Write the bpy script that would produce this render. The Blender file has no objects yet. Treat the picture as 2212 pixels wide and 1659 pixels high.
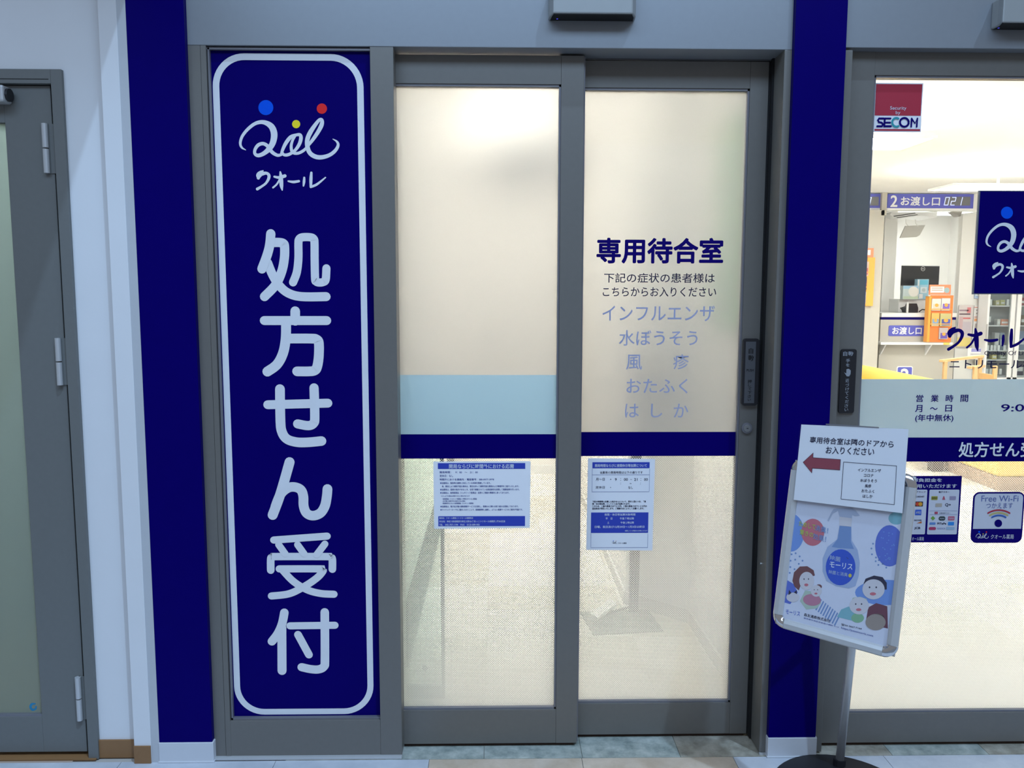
import bpy, math, random
from mathutils import Vector, Matrix
random.seed(7)
scene = bpy.context.scene
C = scene.collection

# ------------------------------------------------------------------ camera
FPX, CX, CY = 1800.0, 1106.0, 829.5
CAMY, CAMZ = -2.445, 1.4295
# rows: world right, world up, world forward, expressed in camera axes (x right, y down, z forward)
RW = [(9.99815256e-01, 2.21693126e-04, 1.92199146e-02),
      (2.31066002e-03, -9.94068214e-01, -1.08733837e-01),
      (-1.90818006e-02, -1.08758159e-01, 9.93885078e-01)]
def w_of(cx, cy, cz):
    r, u, f = [a[0]*cx + a[1]*cy + a[2]*cz for a in RW]
    return Vector((r, f, u))
cam_d = bpy.data.cameras.new('camera'); cam = bpy.data.objects.new('camera', cam_d); C.objects.link(cam)
ax, ay, az = w_of(1, 0, 0), w_of(0, -1, 0), w_of(0, 0, -1)
cam.matrix_world = Matrix(((ax.x, ay.x, az.x, 0), (ax.y, ay.y, az.y, CAMY), (ax.z, ay.z, az.z, CAMZ), (0, 0, 0, 1)))
cam_d.sensor_fit = 'HORIZONTAL'; cam_d.sensor_width = 36.0; cam_d.lens = FPX/2212*36.0
cam_d.clip_start = 0.05
scene.camera = cam

# ------------------------------------------------------------------ view, world, lights
vs = scene.view_settings
vs.view_transform = 'Standard'; vs.look = 'None'; vs.exposure = 0.0; vs.gamma = 1.0; vs.use_curve_mapping = False
world = bpy.data.worlds.new('mall_surroundings'); scene.world = world; world.use_nodes = True
bg = world.node_tree.nodes['Background']; bg.inputs[0].default_value = (0.60, 0.63, 0.69, 1); bg.inputs[1].default_value = 0.36
def lamp(name, kind, loc, direction, energy, color, **kw):
    d = bpy.data.lights.new(name, kind); d.energy = energy; d.color = color
    for k, v in kw.items(): setattr(d, k, v)
    o = bpy.data.objects.new(name, d); C.objects.link(o); o.location = loc
    o.rotation_euler = Vector(direction).to_track_quat('-Z', 'Y').to_euler()
    return o
SUNDIR = Vector((-0.325, 0.407, -0.854))
lamp('mall_spotlight', 'SUN', (1, -3, 6), SUNDIR, 1.35, (0.48, 0.70, 1.0), angle=math.radians(1.2))
lamp('mall_ceiling_panel', 'AREA', (-0.3, -2.3, 3.6), (0.0, 0.25, -1), 95, (0.48, 0.70, 1.0), shape='RECTANGLE', size=4.5, size_y=1.0)

# ------------------------------------------------------------------ pixel helpers (photo frame 2212 x 1659)
def ray(px, py):
    return w_of((px-CX)/FPX, (py-CY)/FPX, 1.0)
CAM = Vector((0, CAMY, CAMZ))
def P(px, py, y):
    r = ray(px, py); return CAM + r*((y-CAMY)/r.y)
def F(px, py, z=0.0):
    r = ray(px, py); return CAM + r*((z-CAMZ)/r.z)
def PX(px, py, x):
    r = ray(px, py); return CAM + r*((x)/r.x)

# ------------------------------------------------------------------ materials
MATS = {}
def mat(name, col, rough=0.5, metal=0.0, var=0.04, scale=30.0, emit=None, strength=0.0, spec=0.5, bump=0.0, coat=0.0):
    if name in MATS: return MATS[name]
    m = bpy.data.materials.new(name); m.use_nodes = True; MATS[name] = m
    nt = m.node_tree; b = nt.nodes['Principled BSDF']
    b.inputs['Roughness'].default_value = rough; b.inputs['Metallic'].default_value = metal
    b.inputs['Specular IOR Level'].default_value = spec
    b.inputs['Coat Weight'].default_value = coat
    tc = nt.nodes.new('ShaderNodeTexCoord'); nz = nt.nodes.new('ShaderNodeTexNoise'); nz.inputs['Scale'].default_value = scale
    nz.inputs['Detail'].default_value = 3.0
    nt.links.new(tc.outputs['Object'], nz.inputs['Vector'])
    mx = nt.nodes.new('ShaderNodeMix'); mx.data_type = 'RGBA'
    a = [max(0.0, c*(1-var)) for c in col]; z = [min(1.0, c*(1+var)) for c in col]
    mx.inputs[6].default_value = (*a, 1); mx.inputs[7].default_value = (*z, 1)
    nt.links.new(nz.outputs['Fac'], mx.inputs[0]); nt.links.new(mx.outputs[2], b.inputs['Base Color'])
    if bump:
        bp = nt.nodes.new('ShaderNodeBump'); bp.inputs['Strength'].default_value = bump; bp.inputs['Distance'].default_value = 0.001
        nt.links.new(nz.outputs['Fac'], bp.inputs['Height']); nt.links.new(bp.outputs[0], b.inputs['Normal'])
    if emit:
        b.inputs['Emission Color'].default_value = (*emit, 1); b.inputs['Emission Strength'].default_value = strength
    return m
def stone(name, c1, c2, scale=9.0, rough=0.45):
    m = mat(name, c1, rough)
    nt = m.node_tree; mx = [n for n in nt.nodes if n.type == 'MIX'][0]; nz = [n for n in nt.nodes if n.type == 'TEX_NOISE'][0]
    nz.inputs['Scale'].default_value = scale; nz.inputs['Detail'].default_value = 8.0; nz.inputs['Roughness'].default_value = 0.65
    geo = nt.nodes.new('ShaderNodeNewGeometry'); nt.links.new(geo.outputs['Position'], nz.inputs['Vector'])
    rp = nt.nodes.new('ShaderNodeMapRange'); rp.inputs[1].default_value = 0.35; rp.inputs[2].default_value = 0.68
    nt.links.new(nz.outputs['Fac'], rp.inputs[0]); nt.links.new(rp.outputs[0], mx.inputs[0])
    mx.inputs[6].default_value = (*c1, 1); mx.inputs[7].default_value = (*c2, 1)
    return m
def nodes_mat(name):
    m = bpy.data.materials.new(name); m.use_nodes = True; MATS[name] = m
    nt = m.node_tree; nt.nodes.clear(); out = nt.nodes.new('ShaderNodeOutputMaterial')
    return m, nt, out
def glass_mat(name, tint=(0.95, 0.98, 0.97), refl=1.0):
    m, nt, out = nodes_mat(name)
    fr = nt.nodes.new('ShaderNodeFresnel'); fr.inputs[0].default_value = 1.3
    t = nt.nodes.new('ShaderNodeBsdfTransparent'); t.inputs[0].default_value = (*tint, 1)
    g = nt.nodes.new('ShaderNodeBsdfGlossy'); g.inputs['Roughness'].default_value = 0.03; g.inputs[0].default_value = (refl, refl, refl, 1)
    mx = nt.nodes.new('ShaderNodeMixShader'); nt.links.new(fr.outputs[0], mx.inputs[0])
    nt.links.new(t.outputs[0], mx.inputs[1]); nt.links.new(g.outputs[0], mx.inputs[2]); nt.links.new(mx.outputs[0], out.inputs[0])
    return m
def film_mat(name, trans, refr=0.35, diff=0.25, dcol=None, rough=0.5):
    # frosted vinyl film: diffuse transmission, blurred see-through and a little front reflection
    m, nt, out = nodes_mat(name)
    tc = nt.nodes.new('ShaderNodeTexCoord'); nz = nt.nodes.new('ShaderNodeTexNoise'); nz.inputs['Scale'].default_value = 500.0
    nt.links.new(tc.outputs['Object'], nz.inputs['Vector'])
    mc = nt.nodes.new('ShaderNodeMix'); mc.data_type = 'RGBA'
    mc.inputs[6].default_value = (*[c*0.96 for c in trans], 1); mc.inputs[7].default_value = (*[min(1, c*1.03) for c in trans], 1)
    nt.links.new(nz.outputs['Fac'], mc.inputs[0])
    tl = nt.nodes.new('ShaderNodeBsdfTranslucent'); nt.links.new(mc.outputs[2], tl.inputs[0])
    rf = nt.nodes.new('ShaderNodeBsdfRefraction'); nt.links.new(mc.outputs[2], rf.inputs[0])
    rf.inputs['Roughness'].default_value = rough; rf.inputs['IOR'].default_value = 1.13
    df = nt.nodes.new('ShaderNodeBsdfDiffuse'); df.inputs[0].default_value = (*(dcol or trans), 1)
    a = nt.nodes.new('ShaderNodeMixShader'); a.inputs[0].default_value = refr
    nt.links.new(tl.outputs[0], a.inputs[1]); nt.links.new(rf.outputs[0], a.inputs[2])
    b = nt.nodes.new('ShaderNodeMixShader'); b.inputs[0].default_value = diff
    nt.links.new(a.outputs[0], b.inputs[1]); nt.links.new(df.outputs[0], b.inputs[2]); nt.links.new(b.outputs[0], out.inputs[0])
    return m
def dot_film(name, z_top, z_bot, cov_top=0.35, cov_bot=-1.6, pitch=0.0050):
    # printed halftone film: white dots growing towards the floor, clear between them
    m, nt, out = nodes_mat(name)
    tc = nt.nodes.new('ShaderNodeTexCoord'); sp = nt.nodes.new('ShaderNodeSeparateXYZ'); nt.links.new(tc.outputs['Object'], sp.inputs[0])
    def mth(op, a, b=None):
        n = nt.nodes.new('ShaderNodeMath'); n.operation = op
        for i, s in enumerate((a, b)):
            if s is None: continue
            if isinstance(s, (int, float)): n.inputs[i].default_value = s
            else: nt.links.new(s, n.inputs[i])
        return n.outputs[0]
    k = 2*math.pi/pitch/math.sqrt(2)
    c1 = mth('COSINE', mth('MULTIPLY', mth('ADD', sp.outputs['X'], sp.outputs['Z']), k))
    c2 = mth('COSINE', mth('MULTIPLY', mth('SUBTRACT', sp.outputs['X'], sp.outputs['Z']), k))
    s = mth('ADD', c1, c2)
    mr = nt.nodes.new('ShaderNodeMapRange'); mr.inputs[1].default_value = z_bot; mr.inputs[2].default_value = z_top
    mr.inputs[3].default_value = cov_bot; mr.inputs[4].default_value = cov_top; nt.links.new(sp.outputs['Z'], mr.inputs[0])
    mask = mth('GREATER_THAN', s, mr.outputs[0])
    tr = nt.nodes.new('ShaderNodeBsdfTransparent'); tr.inputs[0].default_value = (0.97, 0.97, 0.96, 1)
    tl = nt.nodes.new('ShaderNodeBsdfTranslucent'); tl.inputs[0].default_value = (0.96, 0.94, 0.90, 1)
    df = nt.nodes.new('ShaderNodeBsdfDiffuse'); df.inputs[0].default_value = (0.82, 0.82, 0.82, 1)
    a = nt.nodes.new('ShaderNodeMixShader'); a.inputs[0].default_value = 0.18
    nt.links.new(tl.outputs[0], a.inputs[1]); nt.links.new(df.outputs[0], a.inputs[2])
    b = nt.nodes.new('ShaderNodeMixShader'); nt.links.new(mask, b.inputs[0])
    nt.links.new(tr.outputs[0], b.inputs[1]); nt.links.new(a.outputs[0], b.inputs[2]); nt.links.new(b.outputs[0], out.inputs[0])
    return m

M_metal = mat('anodised_grey', (0.175, 0.168, 0.155), 0.42, 0.25, 0.05, 60)
M_metal_d = mat('anodised_grey_track', (0.10, 0.105, 0.11), 0.5, 0.25, 0.05, 60)
M_bead = mat('glazing_bead', (0.20, 0.20, 0.225), 0.35, 0.3, 0.04, 60)
M_header = mat('header_grey', (0.255, 0.275, 0.30), 0.40, 0.25, 0.04, 50)
M_silver = mat('brushed_aluminium', (0.56, 0.57, 0.58), 0.38, 0.35, 0.03, 80)
M_chrome = mat('chrome', (0.75, 0.75, 0.77), 0.12, 1.0, 0.02)
M_black = mat('black_plastic', (0.012, 0.012, 0.016), 0.45)
M_gap = mat('black_rubber', (0.004, 0.004, 0.005), 0.8)
M_navy = mat('navy_blue', (0.0030, 0.0004, 0.118), 0.35, 0.0, 0.05, 20, spec=0.03)
M_navyp = mat('navy_print', (0.006, 0.002, 0.13), 0.5, spec=0.05)
M_sign_w = mat('white_vinyl', (0.72, 0.74, 0.78), 0.5, spec=0.3)
M_wall = mat('white_wall_paint', (0.73, 0.74, 0.76), 0.75, 0, 0.02, 12, spec=0.2)
M_trimg = mat('grey_white_trim', (0.50, 0.52, 0.55), 0.5, 0, 0.03)
M_brown = mat('brown_skirting', (0.26, 0.135, 0.055), 0.5, 0, 0.08, 40)
M_skirt = mat('pale_skirting', (0.60, 0.62, 0.66), 0.45, 0, 0.03)
M_inwall = mat('inner_wall_white', (0.86, 0.84, 0.81), 0.8, 0, 0.015, 8, spec=0.2)
M_inwall2 = mat('shop_wall_white', (0.88, 0.87, 0.85), 0.8, 0, 0.015, 8, spec=0.2)
M_paper = mat('paper_white', (0.82, 0.83, 0.87), 0.7, spec=0.2, var=0.015)
M_print = mat('blue_print', (0.035, 0.06, 0.42), 0.6, spec=0.2)
M_ink = mat('dark_ink', (0.012, 0.014, 0.05), 0.6, spec=0.2)
M_ink2 = mat('blue_grey_ink', (0.10, 0.13, 0.34), 0.6, spec=0.2)
M_pale = mat('pale_blue_vinyl', (0.34, 0.38, 0.56), 0.5, spec=0.3)
M_beige = mat('counter_laminate', (0.50, 0.47, 0.42), 0.5, 0, 0.03, 10)
M_orange = mat('orange_board', (0.80, 0.20, 0.045), 0.55)
M_orange2 = mat('light_orange_board', (0.85, 0.36, 0.06), 0.55)
M_yellow = mat('yellow_leatherette', (0.85, 0.60, 0.13), 0.45, 0, 0.05)
M_wood = mat('light_wood', (0.62, 0.40, 0.20), 0.5, 0, 0.12, 18)
M_tan = mat('tan_base', (0.45, 0.30, 0.20), 0.6)
M_kick = mat('grey_kick_panel', (0.09, 0.095, 0.095), 0.6)
M_white = mat('white_plastic', (0.80, 0.80, 0.79), 0.4)
M_glass = glass_mat('clear_glass')
M_frost = film_mat('frosted_film', (0.52, 0.497, 0.468), 0.5, 0.2, (0.75, 0.75, 0.75), 0.9)
M_palefilm = film_mat('pale_blue_film', (0.32, 0.47, 0.57), 0.10, 0.45, (0.48, 0.66, 0.76), 0.6)
M_palefilm2 = film_mat('pale_grey_blue_film', (0.40, 0.50, 0.54), 0.06, 0.55, (0.50, 0.60, 0.66), 0.6)
M_svcglass = film_mat('service_door_film', (0.62, 0.70, 0.66), 0.3, 0.5, (0.30, 0.34, 0.30), 0.8)

# ------------------------------------------------------------------ mesh helpers
class MB:
    def __init__(s): s.v = []; s.f = []
    def add(s, vs, fs):
        n = len(s.v); s.v += [tuple(v) for v in vs]; s.f += [tuple(n+i for i in f) for f in fs]; return s
    def box(s, x0, x1, y0, y1, z0, z1):
        vs = [(x, y, z) for z in (z0, z1) for y in (y0, y1) for x in (x0, x1)]
        return s.add(vs, [(0, 2, 3, 1), (4, 5, 7, 6), (0, 1, 5, 4), (2, 6, 7, 3), (0, 4, 6, 2), (1, 3, 7, 5)])
    def prism(s, pts, d):      # closed polygon swept by vector d
        n = len(pts); d = Vector(d); a = [Vector(p) for p in pts]; b = [p+d for p in a]
        return s.add(a+b, [tuple(range(n))[::-1], tuple(range(n, 2*n))] + [(i, (i+1) % n, n+(i+1) % n, n+i) for i in range(n)])
    def tube(s, pts, r, n=10, cap=True):
        pts = [Vector(p) for p in pts]; rings = []; rs = r if isinstance(r, (list, tuple)) else [r]*len(pts)
        up = Vector((0.123, 0.34, 0.93))
        for i, p in enumerate(pts):
            t = (pts[min(i+1, len(pts)-1)]-pts[max(i-1, 0)]).normalized()
            a = t.cross(up).normalized(); b = t.cross(a)
            rings.append([p+a*math.cos(2*math.pi*k/n)*rs[i]+b*math.sin(2*math.pi*k/n)*rs[i] for k in range(n)])
        vs = [v for q in rings for v in q]; fs = []
        for i in range(len(pts)-1):
            for k in range(n): fs.append((i*n+k, i*n+(k+1) % n, (i+1)*n+(k+1) % n, (i+1)*n+k))
        if cap: fs += [tuple(range(n))[::-1], tuple((len(pts)-1)*n+k for k in range(n))]
        return s.add(vs, fs)
    def lathe(s, c, prof, n=32):   # profile (radius, height) about the z axis through c
        vs = []; fs = []; c = Vector(c)
        for r, h in prof:
            for k in range(n): vs.append(c+Vector((r*math.cos(2*math.pi*k/n), r*math.sin(2*math.pi*k/n), h)))
        for i in range(len(prof)-1):
            for k in range(n): fs.append((i*n+k, i*n+(k+1) % n, (i+1)*n+(k+1) % n, (i+1)*n+k))
        fs += [tuple(range(n))[::-1], tuple((len(prof)-1)*n+k for k in range(n))]
        return s.add(vs, fs)
    def build(s, name, m, parent=None, bev=0.0, smooth=False, matrix=None):
        me = bpy.data.meshes.new(name); me.from_pydata(s.v, [], s.f); me.update()
        me.materials.append(m)
        if smooth:
            for p in me.polygons: p.use_smooth = True
        o = bpy.data.objects.new(name, me); C.objects.link(o)
        if matrix is not None: o.matrix_basis = matrix
        if parent is not None: adopt(o, parent)
        if bev:
            b = o.modifiers.new('bevel', 'BEVEL'); b.width = bev; b.segments = 2; b.limit_method = 'ANGLE'; b.angle_limit = math.radians(40)
        return o
def adopt(o, parent):
    o.parent = parent; o.matrix_parent_inverse = wm(parent).inverted()
def wm(o):
    if o.parent is None: return o.matrix_basis.copy()
    return wm(o.parent) @ o.matrix_parent_inverse @ o.matrix_basis
def tag(o, label=None, cat=None, group=None, kind=None):
    if label: o['label'] = label
    if cat: o['category'] = cat
    if group: o['group'] = group
    if kind: o['kind'] = kind
    return o
def thing(name, label, cat, loc=(0, 0, 0), group=None, kind=None):
    o = bpy.data.objects.new(name, None); o.empty_display_size = 0.05; C.objects.link(o); o.location = loc
    return tag(o, label, cat, group, kind)
def bx(name, m, parent, x0, x1, y0, y1, z0, z1, bev=0.0):
    return MB().box(min(x0, x1), max(x0, x1), min(y0, y1), max(y0, y1), min(z0, z1), max(z0, z1)).build(name, m, parent, bev)

# planes for flat print
class Plane:
    def __init__(s, o, u, v):
        s.o = Vector(o); s.u = Vector(u).normalized(); s.v = Vector(v).normalized(); s.n = s.u.cross(s.v).normalized()
    def ab(s, px, py):
        r = ray(px, py); t = (s.o-CAM).dot(s.n)/r.dot(s.n); d = CAM+r*t-s.o
        return d.dot(s.u), d.dot(s.v)
    def w(s, a, b, off=0.0): return s.o+s.u*a+s.v*b+s.n*off
def wallplane(y): return Plane((0, y, 0), (1, 0, 0), (0, 0, 1))
TXT = {}
def text_mesh(body, bold):
    k = (body, bold)
    if k not in TXT:
        c = bpy.data.curves.new('lettering', 'FONT'); c.body = body; c.size = 1.0; c.offset = bold; c.resolution_u = 3
        o = bpy.data.objects.new('lettering', c); C.objects.link(o)
        dg = bpy.context.evaluated_depsgraph_get(); me = bpy.data.meshes.new_from_object(o.evaluated_get(dg))
        vs = [tuple(v.co) for v in me.vertices]; fs = [tuple(p.vertices) for p in me.polygons]
        bpy.data.objects.remove(o); bpy.data.curves.remove(c); bpy.data.meshes.remove(me)
        TXT[k] = (vs, fs)
    return TXT[k]
def text_ab(pl, body, a0, b0, a1, b1, m, parent, off=0.0006, bold=0.0, name='lettering', fit='both', mb=None):
    fat = bold if bold > 0.013 else 0.0
    vs, fs = text_mesh(body, 0.0 if fat else bold)
    x0 = min(v[0] for v in vs); x1 = max(v[0] for v in vs); y0 = min(v[1] for v in vs); y1 = max(v[1] for v in vs)
    out = [pl.w(a0+(v[0]-x0)/(x1-x0)*(a1-a0), b0+(v[1]-y0)/(y1-y0)*(b1-b0), off) for v in vs]
    if mb is not None: return mb.add(out, fs)
    mb = MB().add(out, fs)
    if fat:
        fa, fb = fat*(a1-a0)/(x1-x0), fat*(b1-b0)/(y1-y0)
        for j in range(8):
            c, s = math.cos(j*math.pi/4), math.sin(j*math.pi/4); d = pl.u*(fa*c)+pl.v*(fb*s)-pl.n*(j+1)*2e-5
            mb.add([p+d for p in out], fs)
    return mb.build(name, m, parent)
def text(pl, body, x0, y0, x1, y1, m, parent, off=0.0006, bold=0.0, name='lettering', mb=None):
    xm, ym = (x0+x1)/2, (y0+y1)/2
    a0 = pl.ab(x0, ym)[0]; a1 = pl.ab(x1, ym)[0]; b0 = pl.ab(xm, y1)[1]; b1 = pl.ab(xm, y0)[1]
    return text_ab(pl, body, a0, b0, a1, b1, m, parent, off, bold, name, mb=mb)
def poly(pl, pts, m, parent, off=0.0004, name='print', mb=None):
    vs = [pl.w(*pl.ab(*p), off) for p in pts]
    if mb is not None: return mb.add(vs, [tuple(range(len(vs)))])
    return MB().add(vs, [tuple(range(len(vs)))]).build(name, m, parent)
def rectp(pl, x0, y0, x1, y1, m, parent, off=0.0004, name='print', mb=None):
    xm, ym = (x0+x1)/2, (y0+y1)/2
    a0 = pl.ab(x0, ym)[0]; a1 = pl.ab(x1, ym)[0]; b0 = pl.ab(xm, y1)[1]; b1 = pl.ab(xm, y0)[1]
    vs = [pl.w(a0, b0, off), pl.w(a1, b0, off), pl.w(a1, b1, off), pl.w(a0, b1, off)]
    if mb is not None: return mb.add(vs, [(0, 1, 2, 3)])
    return MB().add(vs, [(0, 1, 2, 3)]).build(name, m, parent)
def ell(pl, cx, cy, rx, ry, m, parent, off=0.0004, name='print', n=28, rot=0.0, mb=None):
    c, s = math.cos(rot), math.sin(rot)
    return poly(pl, [(cx+rx*math.cos(t)*c-ry*math.sin(t)*s, cy+rx*math.cos(t)*s+ry*math.sin(t)*c) for t in [-2*math.pi*k/n for k in range(n)]], m, parent, off, name, mb=mb)
def rrect_ab(a0, b0, a1, b1, r, n=8):
    pts = []
    for cx, cy, t0 in ((a1-r, b1-r, 0), (a0+r, b1-r, 90), (a0+r, b0+r, 180), (a1-r, b0+r, 270)):
        for k in range(n+1):
            t = math.radians(t0+90*k/n); pts.append((cx+r*math.cos(t), cy+r*math.sin(t)))
    return pts
def rrect(pl, x0, y0, x1, y1, rpx, m, parent, off=0.0004, name='print', thick=0.0):
    xm, ym = (x0+x1)/2, (y0+y1)/2
    a0 = pl.ab(x0, ym)[0]; a1 = pl.ab(x1, ym)[0]; b0 = pl.ab(xm, y1)[1]; b1 = pl.ab(xm, y0)[1]
    r = rpx*(a1-a0)/(x1-x0)
    pts = rrect_ab(a0, b0, a1, b1, r)
    mb = MB()
    if thick: mb.prism([pl.w(a, b, off-thick) for a, b in pts], pl.n*thick)
    else: mb.add([pl.w(a, b, off) for a, b in pts], [tuple(range(len(pts)))])
    return mb.build(name, m, parent)
def smooth_path(pts, steps=6):
    out = []; n = len(pts)
    for i in range(n-1):
        p0, p1, p2, p3 = pts[max(i-1, 0)], pts[i], pts[i+1], pts[min(i+2, n-1)]
        for k in range(steps):
            t = k/steps
            out.append(tuple(0.5*((2*b)+(-a+c)*t+(2*a-5*b+4*c-d)*t*t+(-a+3*b-3*c+d)*t**3) for a, b, c, d in zip(p0, p1, p2, p3)))
    out.append(tuple(pts[-1])); return out
LAY = [0]
def stroke(mb, pl, pts, off, smooth=True, cap=True, tr=lambda x, y: (x, y), k=1.0):
    LAY[0] = (LAY[0]+1) % 16; off += LAY[0]*4e-5
    # brush stroke: points (x, y, width) in a drawing's own units, put on the plane
    if smooth: pts = smooth_path(pts)
    q = []
    for x, y, w in pts:
        a, b = pl.ab(*tr(x, y)); a2, _ = pl.ab(*tr(x+w, y)); q.append((a, b, (a2-a)/2*k))
    n = len(q); L = []; R = []
    for i in range(n):
        x0, y0, _ = q[max(i-1, 0)]; x1, y1, _ = q[min(i+1, n-1)]
        dx, dy = x1-x0, y1-y0; l = math.hypot(dx, dy) or 1e-9; nx, ny = -dy/l, dx/l; a, b, w = q[i]
        oo = off+i*3e-7; L.append(pl.w(a+nx*w, b+ny*w, oo)); R.append(pl.w(a-nx*w, b-ny*w, oo))
    mb.add(L+R, [(i, n+i, n+i+1, i+1) for i in range(n-1)])
    idx = range(n) if not smooth else (0, n-1)
    if cap:
        for i in idx:
            a, b, w = q[i]
            if w <= 0: continue
            mb.add([pl.w(a+w*math.cos(2*math.pi*j/14), b+w*math.sin(2*math.pi*j/14), off+2e-5) for j in range(14)], [tuple(range(14))])
    return mb
def draw_logo(pl, tr, m, parent, off, mats=None):
    mb = MB()
    q = [(392, 826, 5), (362, 808, 16), (350, 775, 20), (365, 722, 22), (410, 665, 24), (470, 622, 26), (530, 615, 32), (585, 645, 46), (608, 700, 50), (600, 765, 46), (572, 815, 40), (530, 852, 32), (488, 868, 28), (462, 855, 24), (463, 822, 24), (488, 788, 26), (525, 778, 26), (560, 798, 28), (592, 842, 28), (632, 866, 24), (662, 862, 20)]
    o = [(662, 862, 20), (675, 820, 24), (700, 770, 28), (735, 728, 28), (775, 712, 22), (806, 712, 26), (812, 742, 28), (796, 790, 26), (760, 836, 22), (715, 862, 24), (682, 862, 22), (668, 842, 20)]
    o2 = [(770, 716, 18), (748, 755, 20), (738, 800, 22), (748, 842, 24), (785, 852, 22), (830, 832, 22), (868, 795, 18)]
    l = [(862, 800, 20), (905, 745, 26), (945, 685, 30), (970, 635, 32), (973, 600, 26), (955, 596, 24), (925, 630, 28), (885, 690, 34), (862, 745, 34), (862, 800, 34), (880, 848, 34), (920, 876, 34), (970, 882, 32), (1030, 865, 28), (1075, 830, 26), (1096, 790, 22), (1086, 762, 16), (1056, 743, 5)]
    for s in (q, o, o2, l): stroke(mb, pl, s, off, tr=tr)
    mb.build('logo_lettering', m, parent)
    for cx, cy, r, mm in ((545, 503, 57, 'logo_blue'), (972, 511, 39, 'logo_red'), (776, 629, 31, 'logo_yellow')):
        c0 = tr(cx, cy); c1 = tr(cx+r, cy); ell(pl, c0[0], c0[1], c1[0]-c0[0], (c1[0]-c0[0])*1.01, MATS[mm], parent, off+0.0001, 'logo_dot')
def draw_kana(pl, tr, m, parent, off):
    mb = MB()
    for s in ([(524, 984, 8), (508, 1000, 34), (492, 1020, 42), (488, 1040, 24)], [(515, 1008, 30), (548, 1003, 22), (568, 1018, 24), (566, 1045, 22), (545, 1080, 18), (512, 1105, 18), (480, 1124, 22)],
              [(610, 1030, 16), (648, 1036, 22), (690, 1024, 26)], [(655, 994, 12), (661, 1035, 28), (664, 1095, 28), (670, 1132, 10)], [(652, 1048, 14), (628, 1088, 14), (600, 1113, 14)],
              [(716, 1064, 12), (755, 1070, 20), (797, 1064, 18)], [(838, 1038, 16), (836, 1070, 20), (832, 1100, 12)], [(892, 1000, 18), (889, 1050, 24), (888, 1108, 18)], [(888, 1108, 18), (935, 1088, 18), (1000, 1036, 10)]):
        stroke(mb, pl, s, off, tr=tr)
    return mb.build('lettering', m, parent)
mat('logo_blue', (0.0, 0.085, 0.72), 0.6, spec=0.1); mat('logo_red', (0.80, 0.03, 0.03), 0.6, spec=0.1); mat('logo_yellow', (0.90, 0.72, 0.03), 0.6, spec=0.1)

# ================================================================== STRUCTURE
Y_BLUE, Y_PIL, Y_WALL = -0.018, -0.020, 0.014
X = lambda px, py, y: P(px, py, y).x
Z = lambda px, py, y: P(px, py, y).z
ZH = Z(1000, 102, 0.0)                       # underside of the header
ZTOP = 3.2
xc0, xc1 = X(307, 800, Y_BLUE), X(427, 800, Y_BLUE)      # left blue pillar
xd0, xd1 = X(1690, 800, Y_BLUE), X(1797, 800, Y_BLUE)    # right blue pillar
TILE_Y, T1, T2 = -0.014, 0.305, 0.47

# ---- floor and its tiles
floor = bx('floor', mat('floor_bed', (0.20, 0.20, 0.20), 0.8), None, -3.2, 4.2, -3.4, TILE_Y, -0.06, -0.004)
tag(floor, 'mall corridor floor in front of the pharmacy doors', 'floor', kind='structure')
M_tw = stone('mall_tile_white', (0.46, 0.49, 0.54), (0.60, 0.62, 0.66), 7)
M_tb = stone('mall_tile_beige', (0.48, 0.38, 0.28), (0.62, 0.52, 0.42), 10)
M_tg = stone('door_tile_grey', (0.20, 0.24, 0.22), (0.50, 0.53, 0.48), 18)
M_tt = stone('door_tile_tan', (0.24, 0.22, 0.17), (0.48, 0.45, 0.38), 18)
M_tc = stone('room_tile_cream', (0.58, 0.51, 0.43), (0.74, 0.68, 0.60), 8)
M_tc2 = stone('room_tile_pale', (0.74, 0.69, 0.62), (0.86, 0.82, 0.77), 8)
tile_me = {}
def tile(w, d, m, x, y, parent):
    k = (w, d, m.name)
    if k not in tile_me:
        b = MB().box(0.0008, w-0.0008, 0.0008, d-0.0008, -0.004, 0.0)
        me = bpy.data.meshes.new('tile'); me.from_pydata(b.v, [], b.f); me.materials.append(m); tile_me[k] = me
    o = bpy.data.objects.new('tile', tile_me[k]); C.objects.link(o); o.location = (x, y, 0); adopt(o, parent); return o
for r in range(3):
    for c in range(-5, 6):
        beige = (c in (-1, 0) and r == 0)
        tile(T2, T2, M_tb if beige else M_tw, 0.265+c*T2, TILE_Y-(r+1)*T2, floor)
floor_in = bx('floor_waiting_room', mat('floor_bed_in', (0.45, 0.42, 0.38), 0.8), None, -1.3, 0.93, TILE_Y, 4.2, -0.06, -0.004)
tag(floor_in, 'cream stone tiled floor of the waiting room behind the frosted doors', 'floor', kind='structure')
for c in range(-2, 3):
    for r in range(0, 14):
        m = ([M_tt, M_tg, M_tt, M_tg, M_tt][(c+2) % 5] if r == 0 else random.choice((M_tc, M_tc2, M_tc2)))
        if r == 0: m = {-2: M_tt, -1: M_tg, 0: M_tg, 1: M_tg, 2: M_tt}[c]
        tile(T1, T1, m, 0.268+(c-1)*T1-0.0, TILE_Y+r*T1, floor_in)
floor_shop = bx('floor_shop', mat('shop_floor_vinyl', (0.76, 0.72, 0.66), 0.5), None, 0.93, 8.0, TILE_Y, 12.2, -0.06, -0.004)
tag(floor_shop, 'pale cream tiled floor of the pharmacy behind the entrance door', 'floor', kind='structure')
for c in range(0, 11):
    for r in range(0, 15):
        m = (M_tt, M_tg)[c % 2] if r == 0 else random.choice((M_tc, M_tc2, M_tc2))
        tile(T1, T1, m, 0.878+0.0525+c*T1, TILE_Y+r*T1, floor_shop)

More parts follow.
